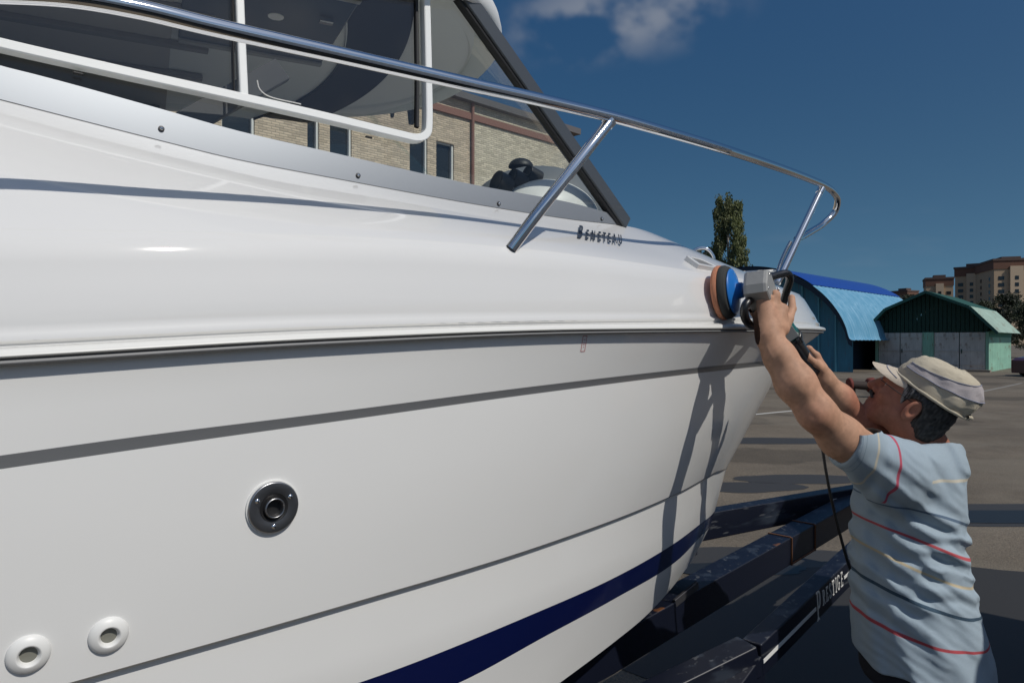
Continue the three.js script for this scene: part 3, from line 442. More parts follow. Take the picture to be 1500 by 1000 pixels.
  // two white drain outlets
  for (const [px, py] of [[41, 958], [158.5, 930]]) { const c = onLoft(px, py, R.groove, R.stripeB, 0.018), k = 0.0258;
    const f = part('drain_outlet', lathe([[k * 0.40, 0.0015], [k * 0.43, 0.004], [k * 0.50, 0.0085], [k * 0.60, 0.0092], [k * 0.85, 0.006], [k * 0.97, 0.003], [k, 0.001], [k, -0.002]], c.p, c.n, 48), M.white, boat, 'white round drain outlet low on the hull');
    part('outlet_throat', lathe([[0, 0.0012], [k * 0.43, 0.0012]], c.p, c.n, 24), std(0.20, 0.20, 0.17, 0.6), f); }
  // small red outlined sticker under the rub rail
  { const c = onLoft(855, 503, R.stripeT, R.railB, 0.008), X = c.along, Y = c.up, w = 0.0072, h = 0.0185, t = 0.0011, o = c.p.clone().addScaledVector(c.n, 0.0012);
    const s = new THREE.Shape([[-w, -h], [w, -h], [w, h], [-w, h]].map(p => new THREE.Vector2(...p))); s.holes.push(new THREE.Path([[-w + t, -h + t], [-w + t, h - t], [w - t, h - t], [w - t, -h + t]].map(p => new THREE.Vector2(...p))));
    part('sticker', [basisAt(new THREE.ShapeGeometry(s), o, X, Y, c.n), ...[-0.008, -0.002, 0.003, 0.009].map((y, i) => basisAt(new THREE.PlaneGeometry(0.003 + (i % 2) * 0.002, 0.0012).translate(0, y, 0), o, X, Y, c.n))], M.red, boat, 'small red outlined sticker'); }
  // raised letters on the cabin side
  { const c = onLoft(880, 350.5, R.seam, R.sillB, 0.064), X = c.along, n = c.n, word = 'BENETEAU', Y = n.clone().cross(V(-c.p.z, 0, c.p.x).normalize()).normalize(); if (Y.y < 0) Y.negate();
    const scr = v => { const q = v.clone().project(camera); return [750 + q.x * 750, 500 - q.y * 500]; };
    const o0 = scr(c.p), ox = scr(c.p.clone().addScaledVector(X, 0.01)), oy = scr(c.p.clone().addScaledVector(Y, 0.01));
    const pxPerX = Math.hypot(ox[0] - o0[0], ox[1] - o0[1]) / 0.01, pxPerY = Math.hypot(oy[0] - o0[0], oy[1] - o0[1]) / 0.01;
    let x = 0; const gs = []; const adv = ch => fontBold.data.glyphs[ch].ha / fontBold.data.resolution;
    for (let i = 0; i < word.length; i++) { const k = i ? 0.82 : 1.12, g = new TextGeometry(word[i], { font: fontBold, size: k, depth: 0.10, curveSegments: 4 }); g.scale(1.25, 1, 1); g.translate(x, 0, 0); gs.push(g); x += adv(word[i]) * k * 1.25 * 1.38 + 0.10; }
    const sx = 69 / pxPerX / x, sy = 14.5 / pxPerY / 0.86;
    const lets = gs.map(g => { g.translate(-x / 2, -0.36, 0); g.scale(sx, sy, 0.012); return basisAt(g, c.p.clone().addScaledVector(n, 0.0035), X, Y, n); });
    lets.forEach((g, i) => { // follow the curved side
      const pos = g.attributes.position, mid = V(0, 0, 0), bb = new THREE.Box3().setFromBufferAttribute(pos); bb.getCenter(mid); const s = scr(mid), q = onLoft(s[0], s[1], R.seam, R.sillB, 0.064), off = q.p.clone().addScaledVector(q.n, 0.003).sub(mid); g.translate(off.x, off.y, off.z); part('letter', g, M.letter, boat); });
  }
  // dashboard seen through the side glass
  const ell = (o, rx, ry, rz, a0 = 0, a1 = Math.PI * 0.5) => { const g = new THREE.SphereGeometry(1, 32, 16, 0, Math.PI * 2, a0, a1); g.scale(rx, ry, rz); return basisAt(g, o, FWD, UP, FWD.clone().cross(UP)); };
  part('instrument_hood', ell(at(792, 318, 2.42), 0.25, 0.165, 0.22), std(0.16, 0.17, 0.18, 0.5), boat, 'grey hood over the instruments');
  part('dashboard', ell(at(806, 318, 2.22), 0.17, 0.115, 0.10), M.white, boat, 'white dashboard behind the side glass');
  const gauge = (x, y, d, r) => { const p = at(x, y, d), ax = V(-0.7, 0.25, 0.45).normalize(); const g = part('gauge', lathe([[0, 0.012], [r * 0.85, 0.012], [r, 0.018], [r * 1.05, 0.012], [r * 1.02, -0.03]], p, ax, 28), M.black, boat); };
  gauge(733, 268, 2.15, 0.032); gauge(756, 262, 2.17, 0.026); gauge(778, 256, 2.19, 0.024);
  part('compass', ell(at(763, 245, 2.4), 0.042, 0.03, 0.042), M.black, boat);
}

// ------------------------------------------------------------------ polisher held against the bulwark
const padC = onLoft(1049, 430, R.lip, R.seam, 0.018);
const TN = padC.n.clone().lerp(V(0.86, 0.03, 0.50), 0.8).normalize();                 // spindle, away from the hull
const C0 = padC.p.clone().addScaledVector(TN, 0.006), HEAD = C0.clone().addScaledVector(TN, 0.112);
const TD = at(1194, 548, 2.25).sub(HEAD).normalize();                                    // machine body, towards its tail
const TDH = TD.clone().addScaledVector(TN, -TD.dot(TN)).normalize();
const TS = TN.clone().cross(TDH).normalize();
{
  const orange = std(0.62, 0.26, 0.15, 0.95, { bumpMap: tex(256, 256, (u, v) => { const a = fbmT(u * 40, v * 40, 40, 3); return [a, a, a]; }, false, [3, 3]), bumpScale: 0.0015 }), foam = std(0.035, 0.037, 0.036, 0.9), blue = phys(0.012, 0.16, 0.52, 0.4, { clearcoat: 0.3 });
  const cast = std(0.34, 0.34, 0.33, 0.55, { metalness: 0.35, bumpMap: tex(128, 128, (u, v) => { const a = fbmT(u * 24, v * 24, 24, 3); return [a, a, a]; }, false, [3, 3]), bumpScale: 0.0006 });
  const teal = phys(0.006, 0.115, 0.105, 0.45, { clearcoat: 0.3 }), blk = phys(0.010, 0.010, 0.011, 0.34, { clearcoat: 0.4 });
  const polisher = thing('angle_polisher', HEAD, 'angle polisher with blue disc and orange foam pad on the white bow', 'polisher');
  const r = 0.079;
  part('foam_pad', lathe([[0, 0], [r * 0.92, 0], [r * 0.985, 0.004], [r * 1.01, 0.009], [r, 0.016], [r * 0.97, 0.018], [0, 0.018]], C0, TN, 64), orange, polisher, 'orange foam polishing pad');
  part('interface_pad', lathe([[0, 0.0185], [r * 0.965, 0.0185], [r * 0.985, 0.021], [r * 0.98, 0.029], [r * 0.95, 0.034], [r * 0.93, 0.0355], [r * 0.92, 0.039], [r * 0.80, 0.042], [0, 0.042]], C0, TN, 64), foam, polisher, 'black foam layer');
  part('backing_plate', lathe([[0, 0.0425], [r * 0.82, 0.0425], [r * 0.83, 0.046], [r * 0.74, 0.0495], [r * 0.45, 0.055], [r * 0.30, 0.060], [r * 0.28, 0.072], [0, 0.072]], C0, TN, 56), blue, polisher, 'blue backing plate');
  part('spindle', lathe([[0.010, 0.072], [0.010, 0.080], [0.016, 0.080], [0.019, 0.088], [0.019, 0.094], [0.028, 0.096], [0.030, 0.104]], C0, TN, 24), M.steel, polisher);
  // gear head: faceted casting
  const sh = new THREE.Shape([[-0.038, -0.024], [-0.028, -0.040], [0.030, -0.040], [0.058, -0.030], [0.062, 0.026], [0.040, 0.036], [-0.020, 0.036], [-0.040, 0.018]].map(p => new THREE.Vector2(...p)));
  const hd = new THREE.ExtrudeGeometry(sh, { depth: 0.046, bevelEnabled: true, bevelSize: 0.007, bevelThickness: 0.010, bevelSegments: 2 });
  const head = part('gear_head', basisAt(hd.translate(0, 0, -0.018), HEAD, TDH, TS, TN), cast, polisher, 'grey cast gear head');
  for (const [a, b] of [[-0.024, 0.025], [-0.024, -0.028], [0.04, 0.022], [0.04, -0.026]]) part('bolt', lathe([[0, 0.006], [0.0035, 0.006], [0.0042, 0.004], [0.0042, 0]], HEAD.clone().addScaledVector(TD, a).addScaledVector(TS, b).addScaledVector(TN, 0.037), TN, 12), M.steel, head);
  part('head_collar', rod(HEAD.clone().addScaledVector(TD, 0.056), HEAD.clone().addScaledVector(TD, 0.076), 0.036, 0.037, 28), blk, polisher);
  const bodyProf = [[0.0, 0.076], [0.033, 0.076], [0.034, 0.10], [0.031, 0.13], [0.030, 0.20], [0.032, 0.222], [0.0, 0.222]];
  part('motor_body', lathe(bodyProf, HEAD, TD, 32), teal, polisher, 'teal motor body');
  for (let i = 0; i < 5; i++) { const a = -0.5 + i * 0.42, n = TS.clone().multiplyScalar(-Math.cos(a)).addScaledVector(TN, Math.sin(a)); part('vent_slot', basisAt(new RoundedBoxGeometry(0.005, 0.03, 0.004, 2, 0.0015), HEAD.clone().addScaledVector(TD, 0.232).addScaledVector(n, 0.0335), TD.clone().cross(n).normalize(), TD, n), blk, polisher); }
  part('screw', lathe([[0, 0.003], [0.003, 0.003], [0.004, 0.0015], [0.004, 0]], HEAD.clone().addScaledVector(TD, 0.245).addScaledVector(TS, -0.0335), TS.clone().negate(), 12), M.steel, polisher);
  part('label_plate', basisAt(new RoundedBoxGeometry(0.034, 0.05, 0.004, 2, 0.0015), HEAD.clone().addScaledVector(TD, 0.188).addScaledVector(TS, -0.024).addScaledVector(TN, 0.019), TN.clone().addScaledVector(TS, 0.8).normalize(), TD, TN.clone().addScaledVector(TS, 0.8).normalize().cross(TD)), std(0.3, 0.33, 0.34, 0.5), polisher);
  part('tail_handle', lathe([[0, 0.222], [0.0335, 0.222], [0.034, 0.24], [0.027, 0.26], [0.0245, 0.32], [0.027, 0.375], [0.030, 0.40], [0.024, 0.412], [0, 0.412]], HEAD, TD, 32), blk, polisher, 'black tail handle');
  part('switch', basisAt(new RoundedBoxGeometry(0.016, 0.05, 0.012, 2, 0.004), HEAD.clone().addScaledVector(TD, 0.30).addScaledVector(TS, 0.026), TN, TD, TS), blk, polisher);
  // loop handle round the head
  const loop = [at(1106, 437, 2.03), at(1097, 441, 1.995), at(1091.5, 449, 1.985), at(1091, 462, 1.99), at(1097, 474, 2.02), at(1112, 478, 2.10), at(1130, 470, 2.18), at(1145, 450, 2.20), at(1152, 428, 2.19), at(1157.5, 408, 2.17), at(1154, 401, 2.16), at(1140, 402.5, 2.14), at(1124, 408, 2.11), at(1113, 413, 2.085)];
  part('loop_handle', tube(loop, 0.0118, 120, 16), blk, polisher, 'black loop handle');
  part('handle_bracket', [bar(at(1101, 437, 2.02), at(1124, 437, 2.035), 0.012, 0.018), bar(at(1124, 437, 2.035), at(1131, 425, 2.06), 0.012, 0.016)], M.steel, polisher);
  const tail = HEAD.clone().addScaledVector(TD, 0.408);
  part('power_cord', tube([tail, tail.clone().addScaledVector(TD, 0.05), at(1200, 612, 2.27), at(1205, 655, 2.26), at(1213, 705, 2.26), at(1224, 755, 2.27), at(1240, 815, 2.30), at(1262, 880, 2.42), at(1285, 960, 2.5), at(1300, 1040, 2.52), V(1.35, 0.35, -2.55), V(1.4, 0.02, -2.62), V(1.9, 0.012, -2.9), V(2.6, 0.012, -2.6)], 0.0048, 200, 10), blk, polisher, 'black power cord hanging down');
}

// ------------------------------------------------------------------ signed distance fields meshed with surface nets
const cap = (p, a, b, ra, rb) => { const ax = b.x - a.x, ay = b.y - a.y, az = b.z - a.z, px = p.x - a.x, py = p.y - a.y, pz = p.z - a.z; const t = clamp((px * ax + py * ay + pz * az) / (ax * ax + ay * ay + az * az)); const dx = px - ax * t, dy = py - ay * t, dz = pz - az * t; return Math.sqrt(dx * dx + dy * dy + dz * dz) - (ra + (rb - ra) * t); };
const smin = (a, b, k) => { const h = Math.max(k - Math.abs(a - b), 0) / k; return Math.min(a, b) - h * h * k * 0.25; };
const smax = (a, b, k) => -smin(-a, -b, k);
function ellip(p, c, X, Y, Z, rx, ry, rz) { const dx = p.x - c.x, dy = p.y - c.y, dz = p.z - c.z; const u = (dx * X.x + dy * X.y + dz * X.z) / rx, v = (dx * Y.x + dy * Y.y + dz * Y.z) / ry, w = (dx * Z.x + dy * Z.y + dz * Z.z) / rz; const k0 = Math.sqrt(u * u + v * v + w * w), k1 = Math.sqrt(u * u / (rx * rx) + v * v / (ry * ry) + w * w / (rz * rz)); return k0 < 1e-6 ? -Math.min(rx, ry, rz) : k0 * (k0 - 1) / k1; }
function surfaceNets(f, mn, mx, h, slack = 1.3) {
  const nx = Math.ceil((mx.x - mn.x) / h) + 1, ny = Math.ceil((mx.y - mn.y) / h) + 1, nz = Math.ceil((mx.z - mn.z) / h) + 1, BL = 8;
  const F = new Float32Array(nx * ny * nz), vid = new Int32Array(nx * ny * nz).fill(-1), p = V(0, 0, 0), done = new Uint8Array(nx * ny * nz);
  const I = (i, j, k) => (k * ny + j) * nx + i, act = [];
  for (let k0 = 0; k0 < nz - 1; k0 += BL) for (let j0 = 0; j0 < ny - 1; j0 += BL) for (let i0 = 0; i0 < nx - 1; i0 += BL) {
    p.set(mn.x + (i0 + BL / 2) * h, mn.y + (j0 + BL / 2) * h, mn.z + (k0 + BL / 2) * h);
    const c = f(p), far = Math.abs(c) > BL * h * 0.87 * slack;
    if (far) continue;
    act.push([i0, j0, k0]);
    for (let k = k0; k <= Math.min(k0 + BL, nz - 1); k++) for (let j = j0; j <= Math.min(j0 + BL, ny - 1); j++) for (let i = i0; i <= Math.min(i0 + BL, nx - 1); i++) { const q = I(i, j, k); if (done[q]) continue; done[q] = 1; p.set(mn.x + i * h, mn.y + j * h, mn.z + k * h); F[q] = f(p); }
  }
  const pos = [], idx = [];
  const E = [[0, 1], [0, 2], [0, 4], [1, 3], [1, 5], [2, 3], [2, 6], [3, 7], [4, 5], [4, 6], [5, 7], [6, 7]];
  for (const [i0, j0, k0] of act) for (let k = k0; k < Math.min(k0 + BL, nz - 1); k++) for (let j = j0; j < Math.min(j0 + BL, ny - 1); j++) for (let i = i0; i < Math.min(i0 + BL, nx - 1); i++) {
    const v = []; let m = 0; for (let c = 0; c < 8; c++) { const val = F[I(i + (c & 1), j + ((c >> 1) & 1), k + (c >> 2))]; v.push(val); if (val < 0) m |= 1 << c; }
    if (m === 0 || m === 255) continue;
    let x = 0, y = 0, z = 0, n = 0; for (const [a, b] of E) { if (((m >> a) & 1) === ((m >> b) & 1)) continue; const t = v[a] / (v[a] - v[b]); x += lerp(a & 1, b & 1, t); y += lerp((a >> 1) & 1, (b >> 1) & 1, t); z += lerp(a >> 2, b >> 2, t); n++; }
    vid[I(i, j, k)] = pos.length / 3; pos.push(mn.x + (i + x / n) * h, mn.y + (j + y / n) * h, mn.z + (k + z / n) * h);
  }
  const quad = (a, b, c, d, flip) => { if (a < 0 || b < 0 || c < 0 || d < 0) return; flip ? idx.push(a, c, b, a, d, c) : idx.push(a, b, c, a, c, d); };
  for (const [i0, j0, k0] of act) for (let k = k0; k < Math.min(k0 + BL, nz - 1); k++) for (let j = j0; j < Math.min(j0 + BL, ny - 1); j++) for (let i = i0; i < Math.min(i0 + BL, nx - 1); i++) {
    const s = F[I(i, j, k)] < 0;
    if (j > 0 && k > 0 && s !== (F[I(i + 1, j, k)] < 0)) quad(vid[I(i, j - 1, k - 1)], vid[I(i, j, k - 1)], vid[I(i, j, k)], vid[I(i, j - 1, k)], !s);
    if (i > 0 && k > 0 && s !== (F[I(i, j + 1, k)] < 0)) quad(vid[I(i - 1, j, k - 1)], vid[I(i - 1, j, k)], vid[I(i, j, k)], vid[I(i, j, k - 1)], !s);
    if (i > 0 && j > 0 && s !== (F[I(i, j, k + 1)] < 0)) quad(vid[I(i - 1, j - 1, k)], vid[I(i, j - 1, k)], vid[I(i, j, k)], vid[I(i - 1, j, k)], !s);
  }
  const g = new THREE.BufferGeometry(); g.setAttribute('position', new THREE.Float32BufferAttribute(pos, 3)); g.setIndex(idx); g.computeVertexNormals(); return g;
}

// ------------------------------------------------------------------ the man with the polisher
const FACE = V(-0.66, 0.53, -0.53).normalize(), LEFT = V(-0.61, 0, 0.79).addScaledVector(FACE, -V(-0.61, 0, 0.79).dot(FACE)).normalize(), CROWN = FACE.clone().cross(LEFT).normalize();
const HC = at(1339, 589, 2.232), BF = V(-0.85, 0, -0.53).normalize(), BL_ = V(-0.53, 0, 0.85).normalize();
const hp = (f, l, u) => HC.clone().addScaledVector(FACE, f).addScaledVector(LEFT, l).addScaledVector(CROWN, u);
const J = {
  lw: at(1126, 492, 1.985), lf1: at(1143, 523, 1.965), lf2: at(1166, 561, 1.945), le: at(1196, 604, 1.93), lu: at(1232, 640, 1.965), ls: at(1302, 690, 2.07),
  rw: at(1208, 556, 2.255), rf2: at(1231, 583, 2.28), re: at(1262, 618, 2.33), rs: at(1328, 668, 2.40),
};
const person = thing('person', V(1.27, 0, -2.26), 'man in beige cap and striped pale blue shirt reaching up to the bow', 'person');
{
  // ---- left hand: back towards the lens, fingers over the machine, thumb round its right side
  const K = [at(1136, 432, 2.015), at(1124, 436.5, 2.005), at(1112.5, 443.5, 2.01), at(1103, 453, 2.02)];
  const gripC = HEAD.clone().addScaledVector(TD, 0.09);
  const fingers = K.map((k, i) => { const side = k.clone().sub(J.lw).normalize();
    const p1 = k.clone().add(V(0.006, 0.010 - i * 0.003, -0.036 + i * 0.003)), p2 = p1.clone().add(V(0.012, -0.008, -0.026)), p3 = p2.clone().add(V(0.012, -0.018, -0.008)); return [k, p1, p2, p3]; });
  const lth = [at(1146, 482, 2.0), at(1155, 467, 2.025), at(1160.5, 452, 2.05), at(1160, 436, 2.075)];
  // ---- right hand: under the tail handle
  const tailMid = HEAD.clone().addScaledVector(TD, 0.33);
  const RK = [at(1196, 521, 2.235), at(1192, 529, 2.245), at(1190, 537, 2.258), at(1190, 545, 2.27)];
  const rfin = RK.map((k, i) => [k, k.clone().add(V(-0.022, 0.022 - i * 0.002, 0.0 + i * 0.002)), k.clone().add(V(-0.045, 0.022 - i * 0.002, -0.018)), k.clone().add(V(-0.056, 0.010, -0.030))]);
  const rth = [at(1203, 541, 2.235), at(1193, 532, 2.205), at(1184, 524, 2.185), at(1180, 514, 2.18)];
  const hsph = [HC, 0.19];
  const lc = at(1130, 455, 2.02), rc = at(1195, 530, 2.24);
  const handL = p => {
    let d = cap(p, J.lw, K[1].clone().lerp(K[2], 0.5), 0.033, 0.024);
    for (let i = 0; i < 4; i++) d = smin(d, cap(p, J.lw.clone().lerp(K[i], 0.25), K[i], 0.024, 0.0135), 0.014);
    d = smin(d, cap(p, at(1140, 478, 1.995), at(1148, 452, 2.01), 0.022, 0.014), 0.02);
    const R_ = [0.0105, 0.0110, 0.0105, 0.0092];
    fingers.forEach((c, i) => { let e = cap(p, c[0], c[1], R_[i] * 1.12, R_[i]); e = smin(e, cap(p, c[1], c[2], R_[i], R_[i] * 0.92), 0.004); e = smin(e, cap(p, c[2], c[3], R_[i] * 0.92, R_[i] * 0.78), 0.004); d = smin(d, e, 0.007); });
    let t = cap(p, lth[0], lth[1], 0.020, 0.0145); t = smin(t, cap(p, lth[1], lth[2], 0.0142, 0.0120), 0.006); t = smin(t, cap(p, lth[2], lth[3], 0.0120, 0.0098), 0.005);
    d = smin(d, t, 0.014);
    for (let i = 0; i < 3; i++) { const m = J.lw.clone().lerp(K[i].clone().lerp(K[i + 1], 0.5), 0.86).add(V(0, 0, 0.014)); d += 0.0030 * Math.exp(-p.distanceToSquared(m) / 0.00012); }         // hollows between the knuckles
    for (let i = 0; i < 3; i++) { const m = K[i].clone().lerp(K[i + 1], 0.5).add(V(-0.001, 0.004, 0.0135)), q = fingers[i][1].clone().lerp(fingers[i + 1][1], 0.5).add(V(0, 0.010, 0)); d = smax(d, -cap(p, m, q, 0.0030, 0.0042), 0.005); }
    for (let i = 0; i < 4; i++) { d -= 0.0034 * Math.exp(-p.distanceToSquared(K[i].clone().add(V(0, 0, 0.010))) / 0.00010); d -= 0.0012 * Math.exp(-(cap(p, J.lw.clone().lerp(K[i], 0.35).add(V(0, 0, 0.022)), K[i].clone().add(V(0, 0, 0.010)), 0, 0) ** 2) / 0.000012); }
    return d;
  };
  const handR = p => {
    let d = cap(p, J.rw, RK[1].clone().lerp(RK[2], 0.5), 0.028, 0.022);
    for (let i = 0; i < 4; i++) d = smin(d, cap(p, J.rw.clone().lerp(RK[i], 0.3), RK[i], 0.022, 0.013), 0.012);
    rfin.forEach((c, i) => { const r = [0.0098, 0.0102, 0.0098, 0.0085][i]; let e = cap(p, c[0], c[1], r * 1.1, r); e = smin(e, cap(p, c[1], c[2], r, r * 0.92), 0.004); e = smin(e, cap(p, c[2], c[3], r * 0.92, r * 0.8), 0.004); d = smin(d, e, 0.006); });
    let t = cap(p, rth[0], rth[1], 0.019, 0.0135); t = smin(t, cap(p, rth[1], rth[2], 0.0132, 0.011), 0.006); t = smin(t, cap(p, rth[2], rth[3], 0.011, 0.009), 0.005);
    return smin(d, t, 0.012);
  };
  const LJ = J, up3 = J.le.clone().lerp(J.lf2, 0.4);
  const arms = p => {
    let d = cap(p, LJ.lw, LJ.lf1, 0.0335, 0.039); d = smin(d, cap(p, LJ.lf1, LJ.lf2, 0.039, 0.0485), 0.03); d = smin(d, cap(p, LJ.lf2, LJ.le, 0.0485, 0.0455), 0.03); d = smin(d, cap(p, LJ.le, LJ.lu, 0.0455, 0.054), 0.03); d = smin(d, cap(p, LJ.lu, LJ.ls, 0.0555, 0.066), 0.03);
    // muscle lines and elbow
    d -= 0.004 * Math.exp(-p.distanceToSquared(at(1150, 566, 1.92)) / 0.0020); d -= 0.003 * Math.exp(-p.distanceToSquared(at(1186, 618, 1.90)) / 0.0007);
    d += 0.0024 * Math.exp(-(cap(p, at(1137, 530, 1.93), at(1178, 592, 1.89), 0, 0) ** 2) / 0.00022);
    d += 0.0022 * Math.exp(-(cap(p, at(1196, 588, 1.885), at(1218, 612, 1.90), 0, 0) ** 2) / 0.00018);
    d += 0.0016 * Math.exp(-(cap(p, at(1180, 600, 1.885), at(1192, 612, 1.885), 0, 0) ** 2) / 0.00008);
    d -= 0.0016 * Math.exp(-(cap(p, at(1118, 500, 1.955), at(1150, 560, 1.90), 0, 0) ** 2) / 0.00003);
    let r = cap(p, J.rw, J.rf2, 0.030, 0.039); r = smin(r, cap(p, J.rf2, J.re, 0.039, 0.040), 0.03); r = smin(r, cap(p, J.re, J.rs, 0.041, 0.06), 0.03);
    return Math.min(d, r);
  };
  const chin = hp(0.098, 0, -0.100), hN = hp(0, 0, 0);
  const headF = p => {
    let d = ellip(p, hp(-0.006, 0, 0.030), FACE, LEFT, CROWN, 0.099, 0.078, 0.098);
    d = smin(d, ellip(p, hp(0.040, 0, -0.032), FACE, LEFT, CROWN, 0.060, 0.060, 0.082), 0.05);                // face
    d = smin(d, cap(p, hp(0.012, 0.056, -0.052), hp(0.080, 0.018, -0.098), 0.022, 0.018), 0.035);              // jaw
    d = smin(d, cap(p, hp(0.012, -0.056, -0.052), hp(0.080, -0.018, -0.098), 0.022, 0.018), 0.035);
    d = smin(d, cap(p, hp(0.092, -0.012, -0.095), hp(0.092, 0.012, -0.095), 0.019, 0.019), 0.03);              // chin
    d = smin(d, cap(p, hp(0.088, -0.032, 0.032), hp(0.088, 0.032, 0.032), 0.012, 0.012), 0.022);                // brow
    d = smin(d, cap(p, hp(0.097, 0, 0.026), hp(0.127, 0, -0.020), 0.009, 0.0145), 0.014);                        // nose
    d = smin(d, cap(p, hp(0.108, -0.013, -0.026), hp(0.108, 0.013, -0.026), 0.009, 0.009), 0.008);
    for (const s of [-1, 1]) { d = smax(d, -ellip(p, hp(0.098, s * 0.032, 0.008), FACE, LEFT, CROWN, 0.012, 0.018, 0.011), 0.012); d = smin(d, ellip(p, hp(0.078, s * 0.032, 0.008), FACE, LEFT, CROWN, 0.013, 0.013, 0.012), 0.004); d = smin(d, ellip(p, hp(0.060, s * 0.048, -0.020), FACE, LEFT, CROWN, 0.022, 0.016, 0.016), 0.025);
      // ear
      const e0 = hp(-0.014, s * 0.080, -0.012), tilt = CROWN.clone().multiplyScalar(0.96).addScaledVector(FACE, -0.25).normalize(), eo = LEFT.clone().multiplyScalar(s).addScaledVector(FACE, -0.45).normalize(), ex = tilt.clone().cross(eo).normalize();
      let ear = ellip(p, e0.clone().addScaledVector(eo, 0.010), tilt, ex, eo, 0.036, 0.021, 0.009);
      ear = smax(ear, -ellip(p, e0.clone().addScaledVector(eo, 0.021).addScaledVector(tilt, 0.003), tilt, ex, eo, 0.024, 0.012, 0.012), 0.005);
      d = smin(d, ear, 0.008); }
    d = smax(d, -cap(p, hp(0.114, -0.02, -0.061), hp(0.114, 0.02, -0.061), 0.002, 0.002), 0.004);                // mouth
    d = smin(d, cap(p, hp(0.104, -0.018, -0.054), hp(0.104, 0.018, -0.054), 0.008, 0.008), 0.012); d = smin(d, cap(p, hp(0.103, -0.016, -0.069), hp(0.103, 0.016, -0.069), 0.009, 0.009), 0.012);
    return d;
  };
  const nk0 = hp(-0.030, 0, -0.060), nk1 = at(1362, 672, 2.25);
  const torsoCore = p => { let d = cap(p, at(1345, 735, 2.26), at(1338, 860, 2.26), 0.12, 0.13); d = smin(d, cap(p, J.ls, at(1345, 700, 2.26), 0.07, 0.10), 0.06); d = smin(d, cap(p, J.rs, at(1345, 700, 2.26), 0.07, 0.10), 0.06); return d; };
  const skinF = p => {
    let d = Math.min(arms(p), 9);
    const dl = p.distanceTo(lc) - 0.13; d = dl > 0.04 ? Math.min(d, dl) : smin(d, handL(p), 0.018);
    const dr = p.distanceTo(rc) - 0.12; d = dr > 0.04 ? Math.min(d, dr) : smin(d, handR(p), 0.018);
    const dh = p.distanceTo(HC) - 0.19; d = dh > 0.04 ? Math.min(d, dh) : Math.min(d, smin(headF(p), cap(p, nk0, nk1, 0.062, 0.070) - 0.0015 * Math.sin(60 * (p.y + 0.5 * p.x)) * 0.6, 0.03));
    d = smin(d, cap(p, nk0, nk1, 0.062, 0.070), 0.02);
    return smin(d, torsoCore(p), 0.03);
  };
  const gb = surfaceNets(skinF, V(0.68, 1.12, -2.62), V(1.56, 1.98, -1.78), 0.003);
  { // skin pigment: redder face, neck and elbow
    const pos = gb.attributes.position, col = [], p = V(0, 0, 0);
    for (let i = 0; i < pos.count; i++) { p.fromBufferAttribute(pos, i); const n = fbm(p.x * 90, p.y * 90, p.z * 90, 3) - 0.5, m = fbm(p.x * 22, p.y * 22, p.z * 22, 3) - 0.5;
      const face = smooth(0.24, 0.16, p.distanceTo(HC)), el = Math.exp(-p.distanceToSquared(at(1192, 612, 1.9)) / 0.0022), kn = Math.exp(-p.distanceToSquared(at(1118, 440, 2.0)) / 0.0012);
      const w = clamp(face * 0.9 + el * 0.5 + kn * 0.25 + m * 0.5); const sp = smooth(0.62, 0.72, fbm(p.x * 420, p.y * 420, p.z * 420, 2)); const k = (1 + n * 0.42 + m * 0.30) * (1 - 0.07 * sp);
      col.push(lerp(0.50, 0.38, w) * k, lerp(0.285, 0.155, w) * k, lerp(0.185, 0.10, w) * k); }
    gb.setAttribute('color', new THREE.Float32BufferAttribute(col, 3)); }
  const skinM = phys(1, 1, 1, 0.62, { vertexColors: true, specularIntensity: 0.6 });
  part('body', gb, skinM, person);

  // ---- eyes, hair, cap, respirator
  for (const s of [-1, 1]) { const g = new THREE.SphereGeometry(0.0118, 20, 14), c = hp(0.0805, s * 0.032, 0.008); g.translate(c.x, c.y, c.z); part('eye', g, std(0.55, 0.52, 0.48, 0.25), person); }
  const CF = V(-0.63, 0.62, -0.46).normalize(), CL = LEFT.clone().addScaledVector(CF, -LEFT.dot(CF)).normalize(), capAx = CF.clone().cross(CL).normalize(); // cap up, forward, left
  const CC = at(1370, 580, 2.205).addScaledVector(CF, 0.008), cp = (f, l, u) => CC.clone().addScaledVector(CF, f).addScaledVector(CL, l).addScaledVector(capAx, u);
  const hairF = p => {
    let d = ellip(p, hp(-0.014, 0, 0.020), FACE, LEFT, CROWN, 0.108, 0.089, 0.108);
    d = smin(d, ellip(p, hp(-0.070, 0, -0.050), FACE, LEFT, CROWN, 0.045, 0.066, 0.060), 0.03);
    const q = p.clone().sub(HC), f = q.dot(FACE), u = q.dot(CROWN), l = Math.abs(q.dot(LEFT));
    d += 0.004 * (fbm(f * 70 + 9, l * 70, u * 70, 3) - 0.5) * 2 + 0.0022 * (fbm(f * 240 + u * 60, l * 160, u * 120 - f * 60, 2) - 0.5) * 2;
    const front = f - (0.028 + 0.10 * clamp(u * 3 + 0.0, -0.4, 1)) ;                                 // hairline in front of the ear
    let e = smax(d, front, 0.01);
    e = smax(e, -(u + 0.085 + 0.35 * Math.max(0, f + 0.02)), 0.012);                                  // nape line
    e = smax(e, -ellip(p, hp(-0.012, 0.086, -0.016), FACE, LEFT, CROWN, 0.030, 0.03, 0.038), 0.008);   // clear of the ear
    e = smax(e, p.clone().sub(CC).dot(capAx) - 0.012, 0.01);                                          // tucked under the cap
    return e;
  };
  const gh = surfaceNets(hairF, HC.clone().addScalar(-0.2), HC.clone().addScalar(0.2), 0.0032, 1.6);
